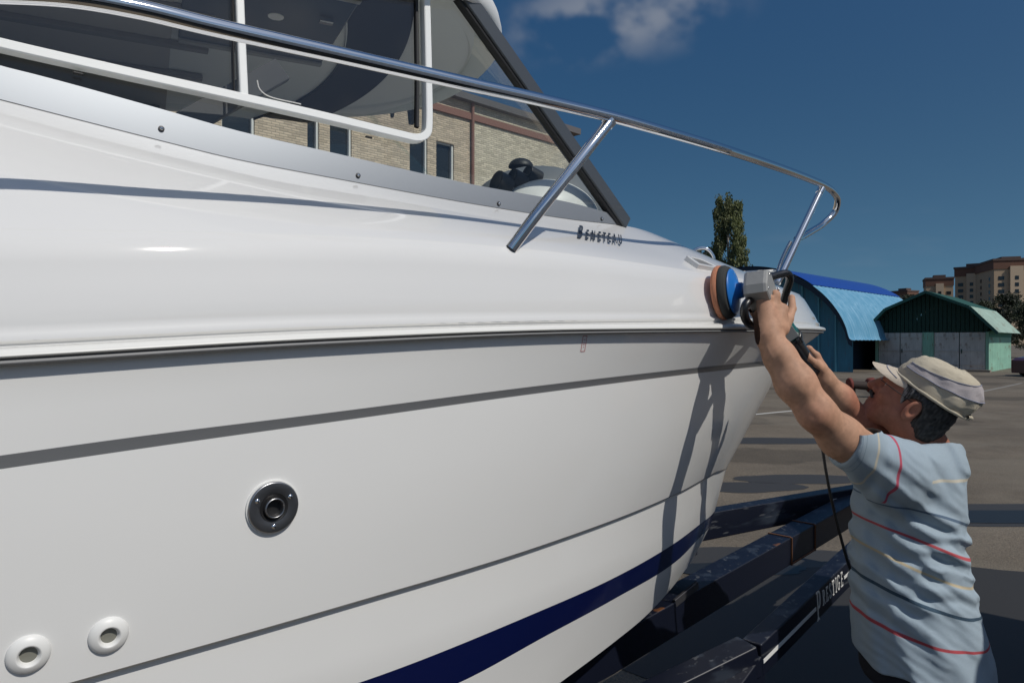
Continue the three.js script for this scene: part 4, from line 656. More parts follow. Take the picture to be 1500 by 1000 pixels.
  { const pos = gh.attributes.position, col = [], p = V(0, 0, 0); for (let i = 0; i < pos.count; i++) { p.fromBufferAttribute(pos, i).sub(HC); const f = p.dot(FACE), u = p.dot(CROWN), g = smooth(-0.03, 0.03, f) * 0.8 + 0.12; const st = fbm(f * 260, u * 90, p.dot(LEFT) * 90, 2); const v = lerp(0.012, 0.30, clamp(g * smooth(0.35, 0.7, st))); col.push(v, v * 0.97, v * 0.94); } gh.setAttribute('color', new THREE.Float32BufferAttribute(col, 3)); }
  part('hair', gh, std(1, 1, 1, 0.6, { vertexColors: true }), person);

  // cap crown: panelled dome, slack at the back, open strap arch low on the back
  const beigeTex = tex(256, 256, (u, v) => { const w = 0.5 + 0.25 * Math.sin(u * 256 * 1.2) + 0.25 * Math.sin(v * 256 * 1.2); return [w, w, w]; }, false, [14, 8]);
  const beige = std(0.56, 0.50, 0.385, 0.9, { bumpMap: beigeTex, bumpScale: 0.0004 }), lav = std(0.45, 0.415, 0.425, 0.9, { bumpMap: beigeTex, bumpScale: 0.0004 });
  const crownP = (a, v, off = 0) => {            // a round the rim from the front (0), v from rim to button
    const back = 0.5 - 0.5 * Math.cos(a), rf = lerp(0.122, 0.116, back), rl = 0.095;
    const ph = v * Math.PI / 2, prof = Math.pow(Math.cos(ph), 0.62), hgt = Math.pow(Math.sin(ph), 0.9) * lerp(0.103, 0.108, back);
    let k = prof; const pinch = 1 + 0.05 * back * Math.sin(v * 5.5);
    const wr = 0.0035 * (fbm(Math.cos(a) * 3 + 7, Math.sin(a) * 3 + v * 4, v * 9, 3) - 0.5) * 2 + 0.0022 * Math.sin(a * 9 + v * 14) * smooth(0.75, 0.25, v) * back;
    const seam = -0.0012 * Math.exp(-Math.pow(((a / (Math.PI / 3)) % 1 + 1) % 1 - 0.5, 2) * 0) * 0;
    return cp(Math.cos(a) * (rf * k * pinch + off + wr) - 0.016 * back * v, Math.sin(a) * (rl * k + off + wr), hgt + off * Math.sin(ph) - 0.004 * Math.cos(a) + wr * 0.5);
  };
  const crown = []; for (let i = 0; i <= 96; i++) { const a = i / 96 * Math.PI * 2, r = []; for (let j = 0; j <= 36; j++) { const archA = Math.abs(((a + Math.PI) % (2 * Math.PI)) - 0), v0 = Math.abs(a - Math.PI) < 0.42 ? 0.30 * Math.sqrt(1 - ((a - Math.PI) / 0.42) ** 2) : 0; r.push(crownP(a, lerp(v0, 1, j / 36))); } crown.push(r); }
  const capT = part('cap', gridGeo(crown, false, false, false, (i, j) => [i / 96 * 4, j / 36 * 1.5]), beige, person, 'beige peaked cap with a lavender band');
  const bandRow = []; for (let i = 0; i <= 90; i++) { const a = lerp(0.5, 2 * Math.PI - 0.5, i / 90), c = lerp(0.24, 0.56, smooth(0, 0.55, 0.5 - Math.abs(i / 90 - 0.5))), r = []; for (let j = 0; j <= 8; j++) r.push(crownP(a, c + (j / 8 - 0.5) * lerp(0.12, 0.36, smooth(0, 0.5, 0.5 - Math.abs(i / 90 - 0.5))), 0.0012)); bandRow.push(r); }
  part('cap_panel', gridGeo(bandRow, false, false, false, (i, j) => [i / 30, j / 8]), lav, capT, 'lavender grey panel round the cap');
  const pipe = v => { const a = []; for (let i = 0; i <= 60; i++) { const t = i / 60, an = lerp(0.5, 2 * Math.PI - 0.5, t), m = smooth(0, 0.55, 0.5 - Math.abs(t - 0.5)), w = smooth(0, 0.5, 0.5 - Math.abs(t - 0.5)); a.push(crownP(an, lerp(0.24, 0.56, m) + v * lerp(0.06, 0.18, w), 0.0018)); } return a; };
  for (const v of [-1, 1]) part('piping', tube(pipe(v), 0.0013, 90, 8), std(0.22, 0.24, 0.33, 0.8), capT);
  const hem = []; for (let i = 0; i <= 96; i++) { const a = i / 96 * Math.PI * 2; hem.push(crownP(a, 0.0, 0.001)); }
  part('cap_band', tube(hem, 0.0045, 160, 8), std(0.50, 0.45, 0.35, 0.9), capT);
  part('strap', tube([-0.4, -0.2, 0, 0.2, 0.4].map(t => crownP(Math.PI + t, 0.03, 0.002)), 0.006, 20, 8), beige, capT);
  const button = crownP(0, 1, 0.002); { const g = new THREE.SphereGeometry(0.006, 12, 8); g.translate(button.x, button.y, button.z); part('cap_button', g, beige, capT); }
  const vis = sgn => { const P = []; for (let i = 0; i <= 32; i++) { const l = lerp(-1, 1, i / 32), r = []; for (let j = 0; j <= 14; j++) { const t = j / 14, reach = 0.074 * Math.pow(1 - Math.pow(Math.abs(l), 2.8), 0.5), y = 0.083 * l; const a = Math.asin(clamp(l * 0.93, -1, 1)); const root = crownP(a, 0.02); const d = CF.clone().multiplyScalar(0.91).addScaledVector(capAx, -0.36).normalize(); r.push(root.addScaledVector(d, t * reach).addScaledVector(capAx, -0.012 * l * l - 0.010 * l * l * t + sgn * 0.0016 * (1 - Math.pow(t, 6)))); } P.push(r); } return P; };
  part('visor', [gridGeo(vis(1), false, false, false), gridGeo(vis(-1), false, false, true)], std(0.60, 0.52, 0.42, 0.9, { bumpMap: beigeTex, bumpScale: 0.0004 }), capT, 'beige peak of the cap');
  const vs = vis(1); part('piping', tube(vs.map(r => r[6].clone().addScaledVector(capAx, 0.001)).slice(3, 30), 0.0013, 60, 8), std(0.24, 0.26, 0.34, 0.8), capT);

  // grey-black moustache under the nose
  const moF = p => { let d = 9; for (const k of [-1, 1]) { d = smin(d, cap(p, hp(0.116, 0, -0.040), hp(0.103, k * 0.028, -0.049), 0.0060, 0.0040), 0.006); } return d + 0.0022 * (fbm(p.x * 260, p.y * 260, p.z * 260, 2) - 0.5) * 2; };
  part('moustache', surfaceNets(moF, hp(0.11, 0, -0.042).addScalar(-0.06), hp(0.11, 0, -0.042).addScalar(0.06), 0.002, 1.6), std(0.05, 0.047, 0.044, 0.85), person, 'dark moustache');
  // glasses
  const gl = part('glasses', tube([hp(0.104, 0.060, 0.016), hp(0.108, 0.034, 0.020), hp(0.110, 0.010, 0.018), hp(0.110, -0.010, 0.018), hp(0.108, -0.034, 0.020), hp(0.104, -0.060, 0.016)], 0.0016, 30, 8), M.steel, person);
  part('temple', tube([hp(0.104, 0.060, 0.016), hp(0.06, 0.080, 0.014), hp(-0.005, 0.086, 0.010)], 0.0013, 20, 8), M.black, gl);

  // ---- shirt
  const YT = y => (y - 1.75);
  const hw = pchip([0.60, 0.72, 0.80, 0.893, 1.0, 1.107, 1.22, 1.32, 1.40, 1.46], [0.236, 0.226, 0.216, 0.205, 0.192, 0.183, 0.181, 0.168, 0.120, 0.07]);
  const cxp = pchip([0.60, 0.72, 0.80, 0.893, 1.0, 1.107, 1.22, 1.32, 1.40, 1.46], [1352, 1350, 1347, 1341, 1334, 1329, 1330, 1333, 1347, 1354]);
  const torso = p => { const y = clamp(p.y, 0.58, 1.46), k = hw(y) / 0.18, cx = (cxp(y) - 750) / FPX * 2.25, dx = p.x - cx, dz = p.z + 2.25, f = dx * BF.x + dz * BF.z, l = dx * BL_.x + dz * BL_.z; const q = Math.hypot(f / (0.160 * k), l / (0.218 * k)); return (q - 1) * 0.16 * k; };
  const slL = [J.ls.clone(), at(1236, 642, 1.975)], slR = [J.rs.clone(), at(1281, 628, 2.345)]; const cutL = V(-0.93, 0.10, 0.10).normalize();
  const dirL = slL[1].clone().sub(slL[0]).normalize(), dirR = slR[1].clone().sub(slR[0]).normalize();
  const sleeveL = p => cap(p, slL[0].clone().addScaledVector(dirL, -0.02), slL[1].clone().addScaledVector(dirL, 0.05), 0.088, 0.069);
  const sleeveR = p => cap(p, slR[0], slR[1].clone().addScaledVector(dirR, 0.05), 0.074, 0.058);
  const ridge = x => { const r = 1 - Math.abs(2 * (x - Math.floor(x)) - 1); return r * r * (3 - 2 * r); };
  const scrn = p => { const d = -p.z; return [p.x / d * FPX + 750, 500 - (p.y - EYE) / d * FPX]; };
  const folds = p => {
    const [X, Y] = scrn(p); const w = fbm(p.x * 7, p.y * 7, p.z * 7, 3) - 0.5, w2 = fbm(p.x * 15 + 4, p.y * 15, p.z * 15, 3) - 0.5;
    let d = 0;
    // long diagonal pulls from the raised arm across the back
    const u = (X - 1250) * 0.60 - (Y - 720) * 0.80 + w * 12, al = (X - 1250) * 0.80 + (Y - 720) * 0.60;
    const zone = smooth(60, 10, Math.abs(u + 30) - 62) * smooth(-30, 40, al) * smooth(255, 170, al);
    d += zone * 0.0115 * (ridge(u / 30 + w2 * 0.25) - 0.45);
    // gathers in the small of the back
    const g = (Y - 800) + (X - 1380) * -0.22 + w * 26; const z2 = smooth(1300, 1360, X) * smooth(95, 40, Math.abs(Y - 830));
    d += z2 * 0.0095 * (ridge(g / 28 + w2 * 0.25) - 0.45);
    // soft upright folds down the front
    const z3 = smooth(1330, 1290, X) * smooth(720, 780, Y); d += z3 * 0.006 * (ridge((X + w * 26 - (Y - 850) * 0.10) / 34) - 0.5);
    // shoulder blade and collar pulls
    const z4 = smooth(1340, 1375, X) * smooth(740, 690, Y); d += z4 * 0.0075 * (ridge(((X - 1380) * 0.75 - (Y - 660) * 0.55 + w * 24) / 24) - 0.5);
    // sleeve
    const z5 = smooth(1330, 1300, X) * smooth(760, 735, Y); d += z5 * 0.0065 * (ridge(((X - 1250) * 0.85 + (Y - 640) * 0.35 + w * 46) / 40) - 0.5);
    // lower hem swing
    const z6 = smooth(880, 930, Y) * smooth(1300, 1340, X); d += z6 * 0.0085 * (ridge(((X - 1340) * 0.8 - (Y - 930) * 0.5 + w * 36) / 48) - 0.5);
    const fine = (ridge((u * 1.0 + w * 10) / 13) - 0.5) * smooth(-20, 30, al) * 0.0016 * smooth(-0.1, 0.12, w) + (ridge((g + w2 * 8) / 12) - 0.5) * z2 * 0.0016 * smooth(-0.1, 0.1, w2) + (ridge(((X - 1380) * 0.8 - (Y - 660) * 0.5 + w * 10) / 11) - 0.5) * z4 * 0.0014 * smooth(-0.12, 0.1, w);
    return d + w * 0.010 + w2 * 0.0015 + fine;
  };
  const hemY = p => 0.802 - 0.27 * (p.x - 1.02) + 0.010 * Math.sin(p.x * 30 + p.z * 22);
  const notchAt = at(1288, 966, 2.03);
  const shirtF = p => {
    let d = smin(torso(p), sleeveL(p), 0.075); d = smin(d, sleeveR(p), 0.05);
    d = smin(d, cap(p, J.ls, at(1362, 676, 2.24), 0.080, 0.080), 0.06); d = smin(d, cap(p, J.rs, at(1362, 676, 2.24), 0.072, 0.080), 0.06);
    if (Math.abs(d) < 0.05) d -= folds(p);
    const eL = p.clone().sub(slL[1]).dot(cutL), eR = p.clone().sub(slR[1]).dot(dirR), nearL = p.distanceTo(slL[1]) < 0.16, nearR = p.distanceTo(slR[1]) < 0.15;
    if (nearL) d = smax(d, eL - 0.0 + 0.004 * Math.sin(p.y * 60), 0.006); if (nearR) d = smax(d, eR, 0.006);
    if (nearL) d = smax(d, -Math.max(cap(p, slL[1].clone().addScaledVector(dirL, -0.05), slL[1].clone().addScaledVector(dirL, 0.06), 0.060, 0.060), -eL - 0.035), 0.004);
    if (nearR) d = smax(d, -Math.max(cap(p, slR[1].clone().addScaledVector(dirR, -0.05), slR[1].clone().addScaledVector(dirR, 0.06), 0.050, 0.050), -eR - 0.03), 0.004);
    const hy = hemY(p); d = smax(d, hy - p.y, 0.005);
    if (p.y < hy + 0.06) d = smax(d, -Math.max(torso(p) + 0.012, p.y - hy - 0.035), 0.004);               // hollow inside the hem
    // collar opening round the neck
    const n = p.clone().sub(at(1366, 660, 2.235)); const cn = V(-0.10, 0.94, -0.30).normalize(); const hN = n.dot(cn);
    if (n.length() < 0.17) { d = smax(d, -cap(p, hp(-0.03, 0, -0.06), nk1.clone().addScaledVector(V(0, 1, 0), 0.01), 0.073, 0.082), 0.006); d = smax(d, hN - 0.012, 0.012); }
    // vent notch in the side seam
    const q = p.clone().sub(notchAt), a = q.dot(V(0.9, 0, 0.35)); if (q.length() < 0.08) d = smax(d, -(Math.abs(a) - (0.024 - q.y) * 0.28), 0.003);
    return d;
  };
  let gs = surfaceNets(shirtF, V(0.86, 0.60, -2.75), V(1.72, 1.50, -1.80), 0.0042, 1.7);
  { // stripe coordinate: rings down the trunk, rings along the raised sleeve
    gs = gs.toNonIndexed(); const ng = mergeVertices((() => { const t = gs.clone(); t.deleteAttribute('normal'); return t; })(), 1e-5); ng.computeVertexNormals(); gs = ng.toNonIndexed();
    const pos = gs.attributes.position, uv = new Float32Array(pos.count * 2), p = V(0, 0, 0), c = V(0, 0, 0);
    const kk = pchip([0.70, 0.80, 0.88, 0.97, 1.06, 1.15, 1.24, 1.34, 1.44], [0.08, 0.13, 0.20, 0.31, 0.37, 0.42, 0.36, 0.12, 0.05]);
    const trunkV = p => { const xr = p.x - 1.30, fl = xr > 0.08 ? 0.08 + 0.06 * (1 - Math.exp(-(xr - 0.08) / 0.06)) - 0.5 * Math.max(0, xr - 0.14) : xr; return p.y + kk(clamp(p.y, 0.7, 1.44)) * fl; };
    const isSl = q => { const s = q.clone().sub(slL[0]).dot(dirL); return sleeveL(q) < torso(q) + 0.02 && s > -0.055 && q.y > 1.295; };
    const isSr = q => sleeveR(q) < torso(q) - 0.01 && q.clone().sub(slR[0]).dot(dirR) > 0.02;
    for (let i = 0; i < pos.count; i += 3) { c.set(0, 0, 0); for (let k = 0; k < 3; k++) c.add(p.fromBufferAttribute(pos, i + k)); c.multiplyScalar(1 / 3); const L = isSl(c), Rr = !L && isSr(c);
      for (let k = 0; k < 3; k++) { p.fromBufferAttribute(pos, i + k); let v; if (L) v = 2.0 + p.clone().sub(slL[1]).dot(cutL); else if (Rr) v = 1.75 + p.clone().sub(slR[1]).dot(dirR) * 0.2; else v = trunkV(p); uv[(i + k) * 2] = (p.x * 0.8 + p.z * 0.6); uv[(i + k) * 2 + 1] = v / 2.4; } }
    gs.setAttribute('uv', new THREE.BufferAttribute(uv, 2)); }
  const stripes = [[1.342, 0.0042, [0.60, 0.56, 0.46]], [1.225, 0.0042, [0.10, 0.15, 0.22]], [1.125, 0.0042, [0.50, 0.085, 0.10]], [1.040, 0.0036, [0.52, 0.44, 0.30]], [0.955, 0.0046, [0.045, 0.085, 0.13]], [0.865, 0.0038, [0.46, 0.07, 0.085]],
    [1.925, 0.0042, [0.60, 0.56, 0.46]], [1.845, 0.0042, [0.52, 0.09, 0.14]], [1.976, 0.0010, [0.22, 0.30, 0.37]], [1.990, 0.0007, [0.24, 0.32, 0.40]]];
  const stripeTex = tex(64, 2048, (u, v) => { const y = v * 2.4; let c = [0.355, 0.44, 0.51]; const n = (H3(u * 64 | 0, v * 2048 | 0, 3) - 0.5) * 0.03; for (const [s, w, k] of stripes) { const m = smooth(w + 0.0009, w - 0.0006, Math.abs(y - s)); c = c.map((a, i) => lerp(a, k[i], m)); } return c.map(a => toS(clamp(a + n))); }, true, [8, 1]);
  const knit = tex(128, 128, (u, v) => { const a = 0.5 + 0.5 * Math.sin(u * 128 * 0.785) * Math.sin(v * 128 * 0.785); return [a, a, a]; }, false, [60, 190]);
  part('shirt', gs, phys(1, 1, 1, 0.92, { map: stripeTex, bumpMap: knit, bumpScale: 0.0003, sheen: 0.25, sheenRoughness: 0.8 }), person, 'pale blue T-shirt with thin red, navy and cream stripes');

  // ---- trousers and shoes
  const hip = [V(1.22, 0.80, -2.12), V(1.32, 0.80, -2.36)], ank = [V(1.17, 0.09, -2.06), V(1.40, 0.09, -2.44)], knee = [V(1.17, 0.46, -2.08), V(1.34, 0.46, -2.40)];
  const trF = p => { let d = Math.max(torso(p) + 0.02, p.y - 0.95); d = smax(d, 0.70 - p.y, 0.05); for (let i = 0; i < 2; i++) { let e = cap(p, hip[i], knee[i], 0.105, 0.082); e = smin(e, cap(p, knee[i], ank[i], 0.082, 0.076), 0.04); d = smin(d, e, 0.03); } d += 0.006 * (fbm(p.x * 16, p.y * 9, p.z * 16, 3) - 0.5) * 2; return smax(d, 0.06 - p.y, 0.01); };
  part('trousers', surfaceNets(trF, V(0.92, 0.03, -2.72), V(1.72, 0.99, -1.86), 0.009, 1.5), std(0.012, 0.014, 0.022, 0.9), person, 'black trousers');
  for (let i = 0; i < 2; i++) { const a = ank[i], toe = a.clone().addScaledVector(BF, 0.17).setY(0.035), heel = a.clone().addScaledVector(BF, -0.06).setY(0.045); const sf = p => smax(smin(cap(p, heel, toe, 0.045, 0.038), cap(p, a, a.clone().setY(0.05), 0.045, 0.05), 0.03), 0.004 - p.y, 0.006); part('shoe', surfaceNets(sf, V(a.x - 0.3, 0, a.z - 0.3), V(a.x + 0.3, 0.16, a.z + 0.3), 0.007), std(0.03, 0.03, 0.03, 0.6), person); }
}

// ------------------------------------------------------------------ trailer under the boat
{
  const paintTex = tex(512, 512, (u, v) => { const d = smooth(0.60, 0.78, fbmT(u * 14, v * 14, 14, 5)), w = smooth(0.72, 0.80, fbmT(u * 40 + 3, v * 40, 40, 3)), r = smooth(0.76, 0.82, fbmT(u * 5 + 7, v * 5, 5, 4)); let c = [0.003, 0.0055, 0.016]; c = c.map((a, i) => lerp(a, [0.045, 0.060, 0.085][i], d * 0.5)); c = c.map((a, i) => lerp(a, [0.22, 0.23, 0.24][i], w * 0.3)); c = c.map((a, i) => lerp(a, [0.14, 0.055, 0.02][i], r)); return c.map(toS); }, true, [1.5, 1.5]);
  const navyT = phys(1, 1, 1, 0.5, { map: paintTex, clearcoat: 0.12, clearcoatRoughness: 0.3 }), white = std(0.82, 0.82, 0.80, 0.5), rust = std(0.13, 0.055, 0.025, 0.9), galv = std(0.33, 0.34, 0.35, 0.4, { metalness: 0.7 });
  const t = thing('boat_trailer', V(0.9, 0, -2.75), 'navy blue boat trailer with white lettering under the white boat', 'trailer');
  const uvBox = g => { g.computeBoundingBox(); const p = g.attributes.position, n = g.attributes.normal, uv = []; for (let i = 0; i < p.count; i++) { const a = [Math.abs(n.getX(i)), Math.abs(n.getY(i)), Math.abs(n.getZ(i))]; uv.push(a[1] > 0.7 ? p.getX(i) : p.getX(i) * 0.7 + p.getZ(i) * 0.7, a[1] > 0.7 ? p.getZ(i) : p.getY(i)); } g.setAttribute('uv', new THREE.Float32BufferAttribute(uv, 2)); return g; };
  const beam = (a, b, w, h) => uvBox(bar(a, b, w, h, UP, 0.006));
  // lettered near beam
  const C1 = at(1117, 968, 2.2), C2 = at(1240, 845, 2.72), cd = C2.clone().sub(C1).normalize(), cn = UP.clone().cross(cd).normalize().multiplyScalar(UP.clone().cross(cd).z > 0 ? 1 : -1);
  const cEnd = C2.clone().addScaledVector(cd, 0.95);
  const inC = cn.clone().multiplyScalar(-0.032);
  part('side_beam', beam(C1.clone().add(inC), cEnd.clone().add(inC), 0.065, 0.105), navyT, t, 'near navy beam with white lettering');
  const cu = UP.clone().addScaledVector(cd, -UP.dot(cd)).normalize(), onC = (s, u, o = 0.0025) => C1.clone().addScaledVector(cd, s).addScaledVector(cu, u).addScaledVector(cn, o);
  const L = C1.distanceTo(C2), sAt = px => { let a = -0.4, b = L + 0.9; for (let i = 0; i < 40; i++) { const m = (a + b) / 2, q = onC(m, 0); (750 + FPX * q.x / -q.z) < px ? a = m : b = m; } return a; };
  const sTxt0 = sAt(1197), sTxt1 = sAt(1237);
  const stripe = (s0, s1, u, h) => basisAt(new THREE.BoxGeometry(s1 - s0, h, 0.0016), onC((s0 + s1) / 2, u, 0.0012), cd, cu, cn);
  part('side_stripe', stripe(0.006, sTxt0 - 0.004, -0.004, 0.013), white, t); part('side_stripe', stripe(sTxt1 + 0.004, L + 0.9, 0.006, 0.011), white, t);
  const word = 'PRESTIGE'; let x = 0; const gs = [];
  for (let i = 0; i < word.length; i++) { const k = i ? 0.80 : 1.5, g = new TextGeometry(word[i], { font: fontSerif, size: k, depth: 1, curveSegments: 4 }); g.scale(0.62, 1, 1); g.translate(x, i ? 0 : -0.5, 0); gs.push(g); x += fontSerif.data.glyphs[word[i]].ha / fontSerif.data.resolution * k * 1.38 * 0.62 + 0.02; }
  for (const g of gs) { g.scale((sTxt1 - sTxt0) / x, 0.070, 0.0018); part('letter', basisAt(g, onC(sTxt0, -0.018, 0.0006), cd, cu, cn), white, t); }
  // cross member at its end and the short stub towards the lens
  const X0 = at(1040, 1000, 2.13), X1 = at(1112, 965, 2.2);
  part('cross_member', beam(X0.clone().addScaledVector(X0.clone().sub(X1), 8), X1.clone().addScaledVector(cn, -0.03), 0.09, 0.10), navyT, t);
  part('side_rail', beam(C1.clone().addScaledVector(cd, 0.02).add(V(0, -0.03, 0)).add(inC), at(1000, 1150, 1.85).add(inC), 0.06, 0.09), navyT, t);
  // centre beam under the keel
  const B1 = at(800, 998, 2.18), B2 = at(1244, 746, 3.95), bd = B2.clone().sub(B1).normalize(), bn = UP.clone().cross(bd).normalize();
  part('centre_beam', beam(B1.clone().addScaledVector(bd, -4.2), B2.clone().addScaledVector(bd, 0.6), 0.11, 0.125), navyT, t);
  const onB = (px, u, o) => { let a = 0, b = 3; for (let i = 0; i < 40; i++) { const m = (a + b) / 2, q = B1.clone().addScaledVector(bd, m); (750 + FPX * q.x / -q.z) < px ? a = m : b = m; } const sg = bn.z > 0 ? 1 : -1; return B1.clone().addScaledVector(bd, a).addScaledVector(bn, sg * o).add(V(0, u, 0)); };
  const strap = (px) => [bar(onB(px, -0.064, 0.0575), onB(px, 0.064, 0.0575), 0.010, 0.006, bd), bar(onB(px, 0.0645, 0.055), onB(px, 0.0645, -0.055), 0.010, 0.005, UP)];
  part('rusty_bracket', merge([...strap(1142), ...strap(1177), bar(onB(1142, -0.058, 0.058), onB(1177, -0.058, 0.058), 0.008, 0.007)]), rust, t, 'rusty clamp on the centre beam');
  // far beam
  const A1 = at(1000, 774, 3.32), A2 = at(1247, 729, 4.1), ad = A2.clone().sub(A1).normalize();
  part('side_beam', beam(A1.clone().addScaledVector(ad, -1.6), A2.clone().addScaledVector(ad, 0.25), 0.08, 0.128), navyT, t);
  { const n = UP.clone().cross(ad).normalize(); if (n.z < 0) n.negate(); const q = at(1222, 729, 3.95); const s = q.clone().sub(A1).dot(ad); const p = A1.clone().addScaledVector(ad, s).addScaledVector(n, 0.042).add(V(0, 0.0, 0)); part('reflector', basisAt(new RoundedBoxGeometry(0.05, 0.05, 0.004, 2, 0.0015), p, ad, UP.clone().addScaledVector(ad, -UP.dot(ad)).normalize(), n), white, t, 'small white reflector'); }
  const hitch = A2.clone().addScaledVector(ad, 0.25);
  part('cross_member', beam(hitch, cEnd, 0.08, 0.11), navyT, t);
  const drawEnd = B2.clone().addScaledVector(bd, 1.7);
  part('drawbar', beam(B2.clone().addScaledVector(bd, 0.5), drawEnd, 0.10, 0.11), navyT, t);
  part('coupling', lathe([[0, 0.05], [0.03, 0.05], [0.045, 0.01], [0.045, -0.05], [0, -0.05]], drawEnd.clone().add(V(0.05, -0.06, 0)), UP, 20), galv, t);
  part('support_leg', rod(drawEnd.clone().setY(0.02), drawEnd.clone().add(V(0, 0.25, 0)), 0.03, 0.03), galv, t);
  part('foot_plate', lathe([[0, 0.02], [0.08, 0.02], [0.085, 0], [0, 0]], drawEnd.clone().setY(0), UP, 24), galv, t);
  // keel chock and roller by the stem
  part('roller_bracket', bar(at(988, 884, 2.6), at(1022, 856, 2.7), 0.012, 0.03), std(0.10, 0.10, 0.11, 0.4, { metalness: 0.6 }), t);
  // rear frame, axle and wheels beneath the boat
  for (const s of [-1, 1]) part('side_rail', beam(B(2.2, s * 0.75, 0.50), B(6.0, s * 0.75, 0.45), 0.07, 0.12), navyT, t);
  part('axle', rod(B(4.4, -0.95, 0.33), B(4.4, 0.95, 0.33), 0.035), galv, t);
  for (const s of [-1, 1]) { const c = B(4.4, s * 0.92, 0.33), ax = STB.clone().multiplyScalar(s); const w = part('wheel', lathe([[0.19, -0.09], [0.30, -0.095], [0.325, -0.07], [0.33, 0], [0.325, 0.07], [0.30, 0.095], [0.19, 0.09]], c, ax, 40), std(0.02, 0.02, 0.02, 0.85), t); part('rim', lathe([[0, 0.04], [0.05, 0.05], [0.07, 0.03], [0.16, 0.03], [0.19, 0.085]], c, ax, 32), galv, w);
    part('bunk', beam(B(2.4, s * 0.42, 0.60), B(5.6, s * 0.42, 0.56), 0.09, 0.06), std(0.03, 0.03, 0.03, 0.95), t); for (const q of [3.0, 5.0]) part('bunk_post', rod(B(q, s * 0.45, 0.45), B(q, s * 0.43, 0.58), 0.02), galv, t); }
}

